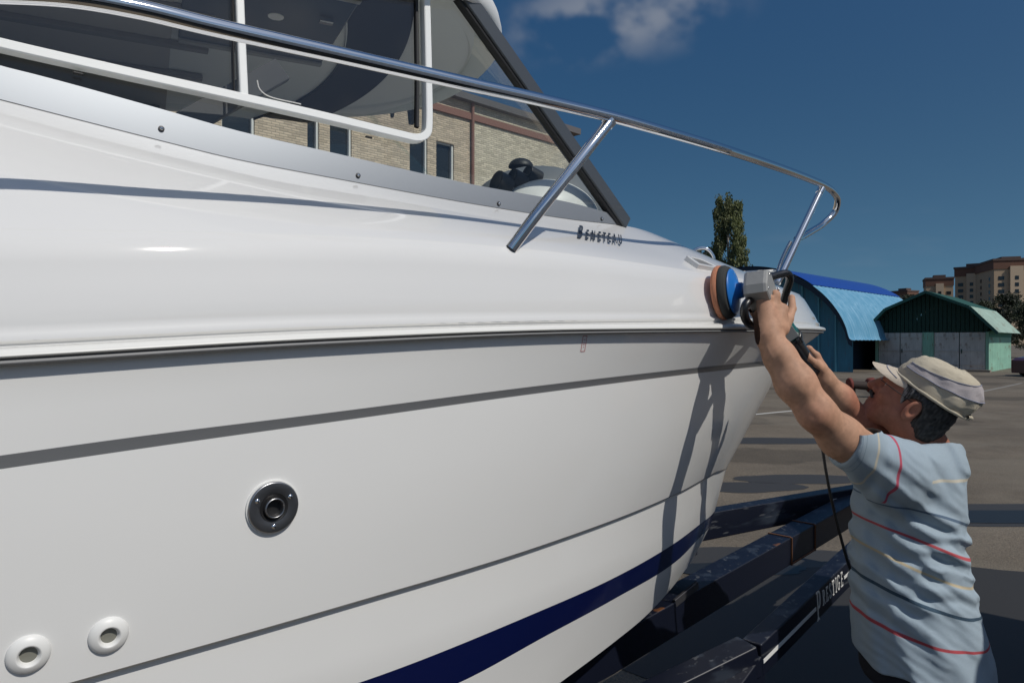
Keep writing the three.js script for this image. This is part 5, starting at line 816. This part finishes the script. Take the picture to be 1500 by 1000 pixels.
// ------------------------------------------------------------------ buildings
const gp = (px, d) => V((px - 750) / FPX * d, 0, -d);
const hY = (py, d) => EYE + (500 - py) / FPX * d;
{
  // yellow brick building seen through the cabin glass
  const W1 = at(632, 155, 25).setY(0), W2 = at(811, 155, 29.4).setY(0), wd = W2.clone().sub(W1).normalize(), wn = V(-wd.z, 0, wd.x); if (wn.z < 0) wn.negate();
  const sOf = px => { let a = -30, b = 12; for (let i = 0; i < 50; i++) { const m = (a + b) / 2, q = W1.clone().addScaledVector(wd, m); (750 + FPX * q.x / -q.z) < px ? a = m : b = m; } return a; };
  const dOf = s => -W1.clone().addScaledVector(wd, s).z, yAt = (px, py) => hY(py, dOf(sOf(px)));
  const brickT = (c0, seed) => tex(512, 512, (u, v) => { const rows = 40, r = v * rows, j = Math.floor(r), fy = r - j, bx = u * 12 + (j % 2) * 0.5, i = Math.floor(bx), fx = bx - i; const mort = fy < 0.16 || fx < 0.05; const t = 0.80 + 0.40 * H3(i % 12, j, seed); return (mort ? [0.42, 0.37, 0.30] : c0.map(x => x * t)).map(toS); }, true);
  const brickB = tex(512, 512, (u, v) => { const rows = 40, r = v * rows, j = Math.floor(r), fy = r - j, bx = u * 12 + (j % 2) * 0.5, fx = bx - Math.floor(bx); const m = fy < 0.16 || fx < 0.05 ? 0 : 1; return [m, m, m]; });
  const mk = (c, s) => new THREE.MeshStandardMaterial({ map: brickT(c, s), bumpMap: brickB, bumpScale: 0.012, roughness: 0.9, side: THREE.DoubleSide });
  const bm1 = mk([0.62, 0.50, 0.37], 3), bm2 = mk([0.68, 0.60, 0.46], 8), band = std(0.26, 0.13, 0.10, 0.9), metal = std(0.13, 0.12, 0.12, 0.5), glassW = phys(0.02, 0.025, 0.03, 0.05, {}), frameW = std(0.75, 0.75, 0.73, 0.5);
  const bld = thing('brick_building', W1.clone(), 'yellow brick building with dark windows seen through the cabin glass', 'building');
  const wallQ = (s0, s1, y0, y1, dep = 0.45, off = 0) => { const a = W1.clone().addScaledVector(wd, s0).addScaledVector(wn, off), L = s1 - s0; const g = new THREE.BoxGeometry(L, y1 - y0, dep); const p = g.attributes.position, uv = []; for (let i = 0; i < p.count; i++) uv.push((p.getX(i) + s0) / 3.1, p.getY(i) / 3.0); g.setAttribute('uv', new THREE.Float32BufferAttribute(uv, 2)); return basisAt(g, a.addScaledVector(wd, L / 2).addScaledVector(wn, -dep / 2).setY((y0 + y1) / 2), wd, UP, wn); };
  const sEnd = sOf(838), sSplit = sOf(690), sL = -16, yTop = yAt(680, 148);
  // windows as openings: the wall is laid between them
  const wins = [[450, 467], [483, 515], [600, 626], [639, 665]].map(([a, b]) => [sOf(a), sOf(b)]); for (let s = wins[0][0] - 2.6; s > sL + 1; s -= 2.6) wins.unshift([s, s + 0.95]);
  const yW0 = yAt(650, 262), yW1 = yAt(650, 208), fl = 3.3;
  const rowsY = [[yW0, yW1], [yW0 - fl, yW1 - fl]];
  let prev = sL; const geos = [];
  for (const [a, b] of wins) { geos.push(wallQ(prev, a, 0, yTop)); prev = b; let yb = 0; for (const [y0, y1] of rowsY.slice().reverse()) { geos.push(wallQ(a, b, yb, y0)); yb = y1; } geos.push(wallQ(a, b, yb, yTop)); }
  geos.push(wallQ(prev, sSplit, 0, yTop));
  part('wall', geos, bm1, bld, 'pinkish yellow brick wall with windows'); part('wall', wallQ(sSplit, sEnd, 0, yTop, 0.45, 0.02), bm2, bld, 'paler blank brick wall');
  part('end_wall', wallQ(0, 8, 0, yTop, 0.3, 0).applyMatrix4(new THREE.Matrix4()), bm2, bld).visible = true;
  bld.children.pop();
  { const a = W1.clone().addScaledVector(wd, sEnd), g = new THREE.BoxGeometry(0.3, yTop, 9); basisAt(g, a.addScaledVector(wd, -0.15).addScaledVector(wn, -4.96).setY(yTop / 2), wd, UP, wn); part('end_wall', g, bm2, bld); }
  const yb = yAt(632, 160), yb2 = yAt(632, 150);
  part('brick_band', wallQ(sL, sEnd + 0.05, yb, yb2, 0.1, 0.09), band, bld, 'red brown band below the roof');
  part('roof_edge', wallQ(sL, sEnd + 0.25, yTop - 0.02, yTop + 0.22, 0.7, 0.28), metal, bld);
  part('roof', wallQ(sL, sEnd, yTop + 0.1, yTop + 0.2, 9.4, 0.1), metal, bld);
  part('downpipe', rod(W1.clone().addScaledVector(wd, sSplit).addScaledVector(wn, 0.1), W1.clone().addScaledVector(wd, sSplit).addScaledVector(wn, 0.1).setY(yTop), 0.06), band, bld);
  const wf = (a, b, y0, y1) => { const w = part('window', wallQ(a, b, y0, y1, 0.03, -0.16), glassW, bld); part('window_frame', [wallQ(b - 0.07, b, y0, y1, 0.10, -0.06), wallQ(a, a + 0.05, y0, y1, 0.08, -0.10), wallQ(a + 0.05, b - 0.09, y1 - 0.06, y1, 0.08, -0.10), wallQ(a + 0.05, b - 0.09, y0, y0 + 0.06, 0.10, -0.08)], frameW, w); part('window_sill', wallQ(a - 0.08, b + 0.08, y0 - 0.05, y0, 0.3, 0.08), frameW, w); };
  for (const [a, b] of wins) for (const [y0, y1] of rowsY) wf(a, b, y0, y1);
}
const YARD = V(0.70, 0, -0.714).normalize();                       // long axis of the sheds
{
  // blue arched hangar
  const C = V(14.9, 0, -45), ax = YARD.clone(), rt = V(ax.z * -1, 0, ax.x), R_ = 6.25, eave = 1.75, Hh = 6.25, Lh = 15.5;   // rt: to the right along the end wall
  const sheetT = tex(512, 512, (u, v) => { const a = fbmT(u * 6, v * 6, 6, 5), st = smooth(0.5, 0.72, fbmT(u * 40, v * 3 + 4, 40, 4)); return [0.060 + 0.10 * a + 0.09 * st, 0.245 + 0.12 * a + 0.10 * st, 0.395 + 0.13 * a + 0.10 * st].map(toS); }, true);
  const light = std(1, 1, 1, 0.7, { map: sheetT }), wallM = std(1, 1, 1, 0.65, { map: weathered([0.052, 0.215, 0.315], 0.25, 3), bumpMap: sheetT, bumpScale: 0.01 }), deep = phys(0.006, 0.055, 0.33, 0.4, { clearcoat: 0.2 }), dark = std(0.012, 0.03, 0.055, 0.7), seamM = std(0.10, 0.33, 0.42, 0.6);
  const h = thing('arched_hangar', C, 'blue arched metal hangar with a deep blue ridge behind the man', 'building');
  const pt = (x, y, z) => C.clone().addScaledVector(rt, x).addScaledVector(ax, z).add(V(0, y, 0));
  const archY = x => eave + (Hh - eave) * Math.pow(Math.max(0, 1 - Math.pow(Math.abs(x) / R_, 2.15)), 0.62);
  // end wall: upright sheets, each a panel with raised seams
  const n = 13; for (let i = 0; i < n; i++) { const x0 = lerp(-R_, R_, i / n), x1 = lerp(-R_, R_, (i + 1) / n), r = []; for (let k = 0; k <= 6; k++) { const x = lerp(x0 + 0.015, x1 - 0.015, k / 6); r.push([pt(x, 0, 0.02 * (i % 2)), pt(x, Math.max(0.3, archY(x) - 0.05), 0.02 * (i % 2))]); } part('wall_panel', gridGeo(r), wallM, h); const xs = x1 - 0.0; if (i < n - 1) part('panel_seam', bar(pt(xs, 0, -0.04), pt(xs, archY(xs) - 0.05, -0.05), 0.09, 0.08, ax), seamM, h); }
  const roofStrip = (x0, x1, m, nm, lab, rib, off) => { const P = [], nx = 26; const corr = z => rib * Math.pow(Math.abs(Math.sin(z * Math.PI / 0.62)), 0.6); for (let i = 0; i <= nx; i++) { const x = lerp(x0, x1, i / nx), r = []; for (let k = 0; k <= 120; k++) { const z = lerp(-0.75, Lh, k / 120); r.push(pt(x + Math.sign(x) * corr(z) * 0.4, archY(x) + 0.04 + off + corr(z), z)); } P.push(r); } return part(nm, gridGeo(P, false, false, false, (i, k) => [k / 20, i / 12]), m, h, lab); };
  roofStrip(4.1, R_ + 0.25, light, 'roof_panel', 'weathered pale blue curved side', 0.05, 0); roofStrip(-4.1, -R_ - 0.25, light, 'roof_panel', null, 0.05, 0); roofStrip(-4.2, 4.25, deep, 'ridge_sheet', 'deep blue ridge sheeting', 0.0, 0.10);
  { const a = []; for (let i = 0; i <= 60; i++) { const x = lerp(-R_ - 0.2, R_ + 0.2, i / 60); a.push([pt(x, archY(x) + 0.05, -0.76), pt(x, archY(x) - 0.32, -0.74)]); } part('verge_shade', gridGeo(a), dark, h); }  // overhang shadow round the arch is put into this dark strip
  for (const s of [-1, 1]) part('side_wall', bar(pt(s * (R_ - 1.6), eave / 2, 0.3), pt(s * (R_ - 1.6), eave / 2, Lh - 0.3), 0.1, eave), dark, h);  // stands in for a dark opening; its shade is put into the colour
  { const r = []; for (let i = 0; i <= 40; i++) { const x = lerp(-R_, R_, i / 40); r.push([pt(x, 0, Lh - 0.1), pt(x, archY(x), Lh - 0.1)]); } part('end_wall', gridGeo(r), wallM, h); }
}
{
  // green garage with two pairs of grey doors
  const d0 = 45, O = gp(1283, d0), ax = V(0.665, 0, -0.745).normalize(), fr = V(0.745, 0, 0.665).normalize(), W = 6.0, L = 8.6;
  const g = thing('green_garage', O, 'green garage with grey double doors and a pale green roof side', 'garage');
  const pt = (x, y, z) => O.clone().addScaledVector(fr, x).addScaledVector(ax, z).add(V(0, y, 0));
  const mint = std(1, 1, 1, 0.75, { map: weathered([0.26, 0.49, 0.37], 0.5, 5) }), mintD = std(0.05, 0.22, 0.15, 0.7), greyD = std(1, 1, 1, 0.7, { map: weathered([0.56, 0.54, 0.51], 0.5, 7) }), darkG = std(0.010, 0.040, 0.030, 0.8), roofD = std(0.012, 0.075, 0.055, 0.6), roofL = std(1, 1, 1, 0.75, { map: weathered([0.32, 0.44, 0.37], 0.35, 9) }), conc = std(0.26, 0.22, 0.18, 0.9);
  const wall = (x0, x1, y0, y1, z, m, nm, t = 0.12, lab) => part(nm, bar(pt((x0 + x1) / 2, y0, z), pt((x0 + x1) / 2, y1, z), x1 - x0, t, ax, 0.01), m, g, lab);
  const eave = 2.30, brk = 3.75, apex = 4.72;
  const prof = [[-0.55, eave - 0.05], [0.80, brk], [W / 2, apex], [W - 0.80, brk], [W + 0.55, eave - 0.05]];
  const yR = x => { for (let i = 0; i < 4; i++) if (x <= prof[i + 1][0]) return lerp(prof[i][1], prof[i + 1][1], (x - prof[i][0]) / (prof[i + 1][0] - prof[i][0])); return eave; };
  for (const [x0, x1] of [[0, 0.16], [2.62, 3.22], [5.84, 6.0]]) wall(x0, x1, 0, 2.3, 0, mint, 'door_post');
  let dn = 0; for (const [x0, x1] of [[0.16, 1.39], [1.39, 2.62], [3.22, 4.53], [4.53, 5.84]]) { const d = wall(x0 + 0.02, x1 - 0.02, 0.12, 2.28, 0.05, greyD, 'door', 0.06, 'grey metal garage door leaf'); for (const y of [0.4, 1.2, 2.0]) part('door_rail', bar(pt(x0 + 0.05, y, -0.0), pt(x1 - 0.05, y, -0.0), 0.05, 0.06), greyD, d); if (dn++ % 2) part('door_handle', bar(pt(x0 + 0.12, 1.05, -0.06), pt(x0 + 0.12, 1.30, -0.06), 0.05, 0.05, ax), darkG, d); }
  part('threshold', bar(pt(-0.1, 0.06, -0.15), pt(W + 0.1, 0.06, -0.15), 0.5, 0.12), conc, g);
  for (let i = 0; i < 26; i++) { const x = lerp(0.05, W - 0.05, (i + 0.5) / 26), w = (W - 0.1) / 26 - 0.03; part('gable_board', bar(pt(x, 2.30, 0.02 + 0.02 * (i % 2)), pt(x, yR(x) - 0.06, 0.02 + 0.02 * (i % 2)), w, 0.04, ax, 0.004), darkG, g); }
  const oh = -1.05;
  for (let i = 0; i < 4; i++) { const [x0, y0] = prof[i], [x1, y1] = prof[i + 1], r = []; for (let k = 0; k <= 60; k++) { const z = lerp(oh, L, k / 60), c = 0.025 * Math.abs(Math.sin(k * 1.05)); r.push([pt(x0, y0 + c, z), pt(x1, y1 + c, z)]); } part('roof_panel', gridGeo(r), i === 0 || i === 3 ? roofL : roofD, g, i === 3 ? 'pale green lower roof' : i === 2 ? 'dark green upper roof' : null); part('verge_board', bar(pt(x0, y0 - 0.05, oh), pt(x1, y1 - 0.05, oh), 0.05, 0.16, UP), roofD, g); }
  part('soffit', gridGeo(prof.map(([x, y]) => [pt(x, y - 0.04, oh), pt(x, y - 0.04, 0.1)])), darkG, g);
  part('side_wall', bar(pt(W - 0.05, eave / 2 - 0.1, 0.06), pt(W - 0.05, eave / 2 - 0.1, L), 0.1, eave - 0.2), mint, g, 'mint green side wall'); part('side_wall', bar(pt(0.05, eave / 2 - 0.1, 0.06), pt(0.05, eave / 2 - 0.1, L), 0.1, eave - 0.2), mint, g);
  part('wall_frieze', bar(pt(W - 0.04, eave - 0.12, 0.06), pt(W - 0.04, eave - 0.12, L), 0.12, 0.35), mintD, g);
  part('end_wall', gridGeo(prof.map(([x, y]) => [pt(clamp(x, 0, W), 0, L - 0.1), pt(clamp(x, 0, W), y - 0.05, L - 0.1)])), mint, g);
}
{
  // tall apartment blocks far behind
  const cream = std(0.42, 0.31, 0.205, 0.85), brown = std(0.15, 0.075, 0.05, 0.85), pale = std(0.52, 0.40, 0.28, 0.85), roofM = std(0.10, 0.065, 0.055, 0.8), win = phys(0.02, 0.025, 0.03, 0.1, {}), wht = std(0.7, 0.7, 0.68, 0.6);
  const winG = new THREE.BoxGeometry(1, 1, 0.3);
  const tower = (px0, px1, top, D, turn, label, detail) => {
    const c = gp((px0 + px1) / 2, D), H = hY(top, D), Wd = (px1 - px0) / FPX * D, t = thing('apartment_block', c, label, 'building', 'apartment blocks far behind the garages');
    const X = V(Math.cos(turn), 0, -Math.sin(turn)), Z = V(Math.sin(turn), 0, Math.cos(turn)); if (Z.z < 0) Z.negate(); const wf = Wd * 0.62 / Math.abs(X.x), wsd = Wd * 0.40 / Math.max(0.2, Math.abs(Z.x)); const P = (x, y, z) => c.clone().addScaledVector(X, x).addScaledVector(Z, z).add(V(0, y, 0));
    const box = (x0, x1, y0, y1, z0, z1) => basisAt(new THREE.BoxGeometry(x1 - x0, y1 - y0, z1 - z0), P((x0 + x1) / 2, (y0 + y1) / 2, (z0 + z1) / 2), X, UP, Z);
    part('wall', box(-wf / 2, wf / 2, 0, H - 4, -wsd, 0), cream, t);
    part('upper_storey', box(-wf / 2 - 0.3, wf / 2 + 0.3, H - 4.8, H - 1, -wsd - 0.3, 0.3), brown, t); part('roof', box(-wf / 2 - 0.6, wf / 2 + 0.6, H - 1, H, -wsd - 0.6, 0.6), roofM, t); part('roof_house', box(-wf * 0.2, wf * 0.25, H, H + 1.6, -wsd * 0.6, -wsd * 0.2), roofM, t);
    const cols = Math.max(3, Math.round(wf / 5.2));
    for (let k = 0; k < cols; k++) { const x0 = lerp(-wf / 2, wf / 2, k / cols), x1 = lerp(-wf / 2, wf / 2, (k + 1) / cols); if (k % 3 === 1) part('bay', box(x0 + 0.3, x1 - 0.3, 0, H - 3.6, 0, 1.3), k % 2 ? pale : brown, t); }
    const w1 = (x, y, z, sx, sy, side) => { const m = new THREE.Mesh(winG, win); m.name = 'window'; m.castShadow = m.receiveShadow = true; const q = P(x, y, z).sub(c); m.position.copy(q); m.scale.set(sx, sy, 1); m.rotation.y = Math.atan2(-X.z, X.x) + (side ? Math.PI / 2 : 0); t.add(m); };
    const fl = Math.floor((H - 8) / 3.1);
    for (let f = 0; f < fl; f++) { const y = H - 9 - f * 3.1; if (y < H * 0.30) break; for (let k = 0; k < cols; k++) w1(lerp(-wf / 2, wf / 2, (k + 0.5) / cols), y, k % 3 === 1 ? 1.25 : 0, k % 3 === 1 ? 1.5 : 2.3, 1.7, 0); if (detail) for (let k = 0; k < 3; k++) for (const s of [-1, 1]) w1(s * wf / 2, y, lerp(-wsd, 0, (k + 0.5) / 3), 2.0, 1.7, 1); }
  };
  tower(1446, 1532, 378, 330, -0.30, 'tallest cream and brown apartment block at the right edge', true);
  tower(1399, 1450, 390, 360, -0.75, 'dark sided apartment block left of the tallest one', true);
  tower(1352, 1402, 406, 410, -0.45, 'sunlit apartment block in the middle of the row', true);
  tower(1321, 1354, 425, 470, 0.4, 'lowest and farthest apartment block at the left of the row', false);
}
// ------------------------------------------------------------------ trees
{
  const bark = std(0.10, 0.085, 0.07, 0.9), birch = std(0.35, 0.33, 0.30, 0.9);
  const leafGeo = (r, size, n, place, droop, seed) => {          // many small bent leaf faces
    const R1 = rng(seed), pos = [], col = [], idx = [], nrm = []; const a = V(0, 0, 0), b = V(0, 0, 0), c = V(0, 0, 0);
    for (let i = 0; i < n; i++) { const [p, sh] = place(R1); const s = size * (0.6 + 0.8 * R1()); a.set(R1() - 0.5, R1() - 0.5, R1() - 0.5).normalize(); b.set(R1() - 0.5, droop ? -1.6 * R1() - 0.4 : R1() - 0.5, R1() - 0.5).normalize(); c.copy(a).cross(b).normalize(); a.copy(b).cross(c).normalize(); const k = pos.length / 3; const q = [[-0.5, 0], [0.5, 0], [0.3, 1.0], [-0.3, 1.0]].map(([u, v]) => p.clone().addScaledVector(a, u * s * 0.6).addScaledVector(b, v * s)); for (const v of q) { pos.push(v.x, v.y, v.z); const t = 0.75 + 0.5 * sh; col.push(t, t, t * 0.95); } idx.push(k, k + 1, k + 2, k, k + 2, k + 3); }
    const g = new THREE.BufferGeometry(); g.setAttribute('position', new THREE.Float32BufferAttribute(pos, 3)); g.setAttribute('color', new THREE.Float32BufferAttribute(col, 3)); g.setIndex(idx); g.computeVertexNormals(); return g;
  };
  const leafM = (r, g, b) => phys(r, g, b, 0.75, { vertexColors: true, transmission: 0.35, thickness: 0 });
  // tall birch: hanging curtains of fine foliage
  { const D = 60, base = gp(1068, D), top = hY(277, D), t = thing('birch_tree', base, 'tall slender birch with hanging foliage behind the blue hangar', 'tree'); const k = D / FPX;
    const R0 = rng(11), sprays = []; const env = y => { const f = (y - 2) / (top - 2); return f < 0 ? 0 : k * (f > 0.55 ? lerp(29, 13, Math.pow((f - 0.55) / 0.45, 1.3)) : lerp(46, 32, f / 0.55)); };
    const limbs = [rod(base, base.clone().setY(top * 0.55), 0.22, 0.13), rod(base.clone().setY(top * 0.55), base.clone().add(V(-0.2, top * 0.97, 0)), 0.13, 0.02)];
    for (let i = 0; i < 74; i++) { const y = lerp(2.6, top - 0.3, Math.pow(R0(), 0.85)), a = R0() * 6.283, rr = env(y) * (0.35 + 0.65 * Math.sqrt(R0())), right = Math.cos(a) > 0.2 && y < top * 0.58 ? 1.38 : 1; const e = base.clone().add(V(Math.cos(a) * rr * right, y, Math.sin(a) * rr)); sprays.push([e, 0.7 + 1.5 * R0(), R0()]); if (i % 2) limbs.push(rod(base.clone().setY(y - 0.7 - R0()), e, 0.035, 0.012, 6)); }
    part('trunk', limbs, birch, t);
    part('crown', leafGeo(0, 0.15, 24000, r => { const [e, l, sh] = sprays[Math.floor(r() * sprays.length)]; const f = r(); return [e.clone().add(V((r() - 0.5) * 0.55 * (1 - 0.4 * f), -f * l + (r() - 0.5) * 0.5, (r() - 0.5) * 0.62)), sh]; }, true, 5), leafM(0.14, 0.16, 0.048), t); }
  const bushy = (px, D, topPy, wPx, seed, col, name, label, group) => { const base = gp(px, D), top = hY(topPy, D), w = wPx / FPX * D / 2, t = thing(name, base, label, 'tree', group), R0 = rng(seed), cl = []; for (let i = 0; i < 46; i++) { const y = lerp(top * 0.22, top, Math.pow(R0(), 0.7)), f = y / top, a = R0() * 6.283, rr = w * Math.sqrt(Math.max(0, 1 - Math.pow(Math.abs(f - 0.5) / 0.55, 2.4))) * Math.sqrt(R0()); cl.push([base.clone().add(V(Math.cos(a) * rr, y - 0.08 * top, Math.sin(a) * rr * 0.8)), top * (0.06 + 0.07 * R0()), R0()]); }
    const limbs = [rod(base, base.clone().setY(top * 0.5), top * 0.025, top * 0.015)]; for (let i = 0; i < 10; i++) limbs.push(rod(base.clone().setY(top * (0.2 + 0.03 * i)), cl[i * 4][0], top * 0.010, top * 0.003, 6)); part('trunk', limbs, bark, t);
    part('crown', leafGeo(0, top * 0.026, 7000, r => { const [c, rad, sh] = cl[Math.floor(r() * cl.length)]; const d = V(r() - 0.5, r() - 0.5, r() - 0.5).normalize().multiplyScalar(rad * Math.cbrt(r())); d.y *= 0.75; return [c.clone().add(d), sh]; }, false, seed + 7), leafM(...col), t); };
  const dk = [0.030, 0.040, 0.016], md = [0.045, 0.058, 0.020];
  bushy(1022, 66, 362, 30, 31, dk, 'leafy_tree', 'dark round tree left of the tall birch');
  bushy(1299, 92, 434, 16, 33, dk, 'leafy_tree', 'small dark tree left of the green garage roof');
  bushy(1326, 110, 426, 34, 35, dk, 'leafy_tree', 'dark tree below the lowest apartment block');
  bushy(1392, 120, 432, 50, 36, dk, 'leafy_tree', 'dark tree behind the ridge of the green garage');
  bushy(1442, 100, 437, 44, 37, md, 'leafy_tree', 'greener tree right of the garage ridge');
  bushy(1478, 84, 428, 52, 39, dk, 'leafy_tree', 'broad dark tree behind the pale green roof side');
  bushy(1516, 76, 437, 60, 41, md, 'leafy_tree', 'tree at the right edge of the photo');
  bushy(1240, 130, 470, 60, 43, dk, 'leafy_tree', 'low tree hidden behind the blue hangar');
}
{
  // rusty red pump standing in the yard beyond the man's face
  const D = 22.5, o = gp(1252, D), P = (px, py, dz = 0) => at(px, py, D + dz), t = thing('rusty_pump', o, 'small rusty red pump standing on the asphalt beyond the face of the man', 'pump');
  const rr = std(1, 1, 1, 0.8, { map: weathered([0.15, 0.028, 0.020], 0.8, 13) }), dk = std(0.035, 0.022, 0.018, 0.8), ax = P(1278, 562).sub(P(1247, 564)).normalize();
  part('pump_body', lathe([[0, -0.16], [0.15, -0.16], [0.23, -0.09], [0.24, 0.06], [0.16, 0.14], [0, 0.15]], P(1277, 564), ax, 28), rr, t);
  part('pipe', rod(P(1246, 563), P(1272, 565), 0.12, 0.14), dk, t); part('flange', lathe([[0, -0.05], [0.16, -0.05], [0.185, -0.02], [0.185, 0.05], [0, 0.05]], P(1245, 562), ax, 24), rr, t);
  part('motor', lathe([[0, -0.2], [0.15, -0.2], [0.17, -0.15], [0.17, 0.15], [0.15, 0.2], [0, 0.2]], P(1293, 562), ax, 24), dk, t);
  for (const px of [1252, 1278, 1300]) part('leg', rod(P(px, 566), P(px, 566).setY(0), 0.035), dk, t);
}
{
  // dark red car at the right edge
  const D = 36, base = gp(1553, D), red = phys(0.06, 0.008, 0.009, 0.3, { clearcoat: 1 }), t = thing('parked_car', base, 'dark red car parked at the right edge beyond the man', 'car');
  const sh = new THREE.Shape([[-2.1, 0.25], [-2.1, 0.75], [-1.9, 0.85], [-1.1, 0.95], [-0.5, 1.42], [0.9, 1.44], [1.5, 1.0], [2.05, 0.9], [2.15, 0.5], [2.1, 0.25]].map(p => new THREE.Vector2(...p)));
  const bodyG = new THREE.ExtrudeGeometry(sh, { depth: 1.5, bevelEnabled: true, bevelSize: 0.08, bevelThickness: 0.1, bevelSegments: 3 }); const ax = V(0.96, 0, -0.28).normalize(), sd = V(0.28, 0, 0.96).normalize(); part('body', basisAt(bodyG.translate(0, 0, -0.75), base.clone(), ax, UP, sd), red, t);
  const ws = new THREE.Shape([[-0.95, 0.97], [-0.48, 1.36], [0.85, 1.37], [1.3, 1.0]].map(p => new THREE.Vector2(...p))); part('side_window', basisAt(new THREE.ExtrudeGeometry(ws, { depth: 1.74, bevelEnabled: false }).translate(0, 0, -0.87), base.clone(), ax, UP, sd), phys(0.02, 0.02, 0.022, 0.05), t);
  for (const [x, z] of [[-1.35, 0.78], [1.35, 0.78], [-1.35, -0.78], [1.35, -0.78]]) { const w = part('wheel', lathe([[0, 0.1], [0.2, 0.1], [0.3, 0.09], [0.32, 0.04], [0.32, -0.1], [0, -0.1]], base.clone().addScaledVector(ax, x).addScaledVector(sd, z).setY(0.32), sd.clone().multiplyScalar(Math.sign(z)), 24), M.black, t); part('rim', lathe([[0, 0.115], [0.18, 0.112], [0.2, 0.1]], base.clone().addScaledVector(ax, x).addScaledVector(sd, z).setY(0.32), sd.clone().multiplyScalar(Math.sign(z)), 20), M.steel, w); }
}
{
  // unseen box truck, added to throw the shadow on the man's back and ground
  const x0 = 2.60, x1 = 4.75, zF = -3.2, zB = 2.4, top = 2.68, t = thing('added_box_truck', V(3.67, 0, -0.4), 'white box truck added outside the frame to cast a shadow', 'truck'), wht = phys(0.66, 0.66, 0.65, 0.45, { clearcoat: 0.5 }), drk = std(0.03, 0.03, 0.032, 0.7);
  const bx = (a, b, c, d, e, f, r = 0.03) => new RoundedBoxGeometry(b - a, d - c, f - e, 2, r).translate((a + b) / 2, (c + d) / 2, (e + f) / 2);
  part('cargo_box', bx(x0, x1, 0.72, top, zF, zB), wht, t); part('chassis', bx(x0 + 0.45, x1 - 0.45, 0.48, 0.71, zF + 0.1, zB + 2.0), drk, t);
  const cab = new THREE.Shape([[0, 0.45], [0, 2.2], [0.9, 2.2], [1.55, 1.45], [1.85, 1.25], [1.9, 0.45]].map(p => new THREE.Vector2(...p))); part('cab', basisAt(new THREE.ExtrudeGeometry(cab, { depth: 1.9, bevelEnabled: true, bevelSize: 0.05, bevelThickness: 0.05, bevelSegments: 2 }).translate(0, 0, -0.95), V(3.67, 0, zB + 0.12), V(0, 0, 1), UP, V(-1, 0, 0)), wht, t);
  const cw = new THREE.Shape([[0.25, 1.4], [0.25, 2.0], [0.85, 2.0], [1.32, 1.42]].map(p => new THREE.Vector2(...p))); part('side_window', basisAt(new THREE.ExtrudeGeometry(cw, { depth: 2.04, bevelEnabled: false }).translate(0, 0, -1.02), V(3.67, 0, zB + 0.12), V(0, 0, 1), UP, V(-1, 0, 0)), phys(0.02, 0.02, 0.022, 0.05), t);
  for (const z of [-1.7, zB + 1.2]) for (const sx of [-1, 1]) { const c = V(3.67 + sx * 0.95, 0.38, z), a = V(sx, 0, 0); const w = part('wheel', lathe([[0, 0.1], [0.22, 0.1], [0.35, 0.09], [0.38, 0.04], [0.38, -0.1], [0, -0.1]], c, a, 28), M.black, t); part('rim', lathe([[0, 0.115], [0.2, 0.112], [0.22, 0.1]], c, a, 24), M.steel, w); }
}

renderer.render(scene, camera);
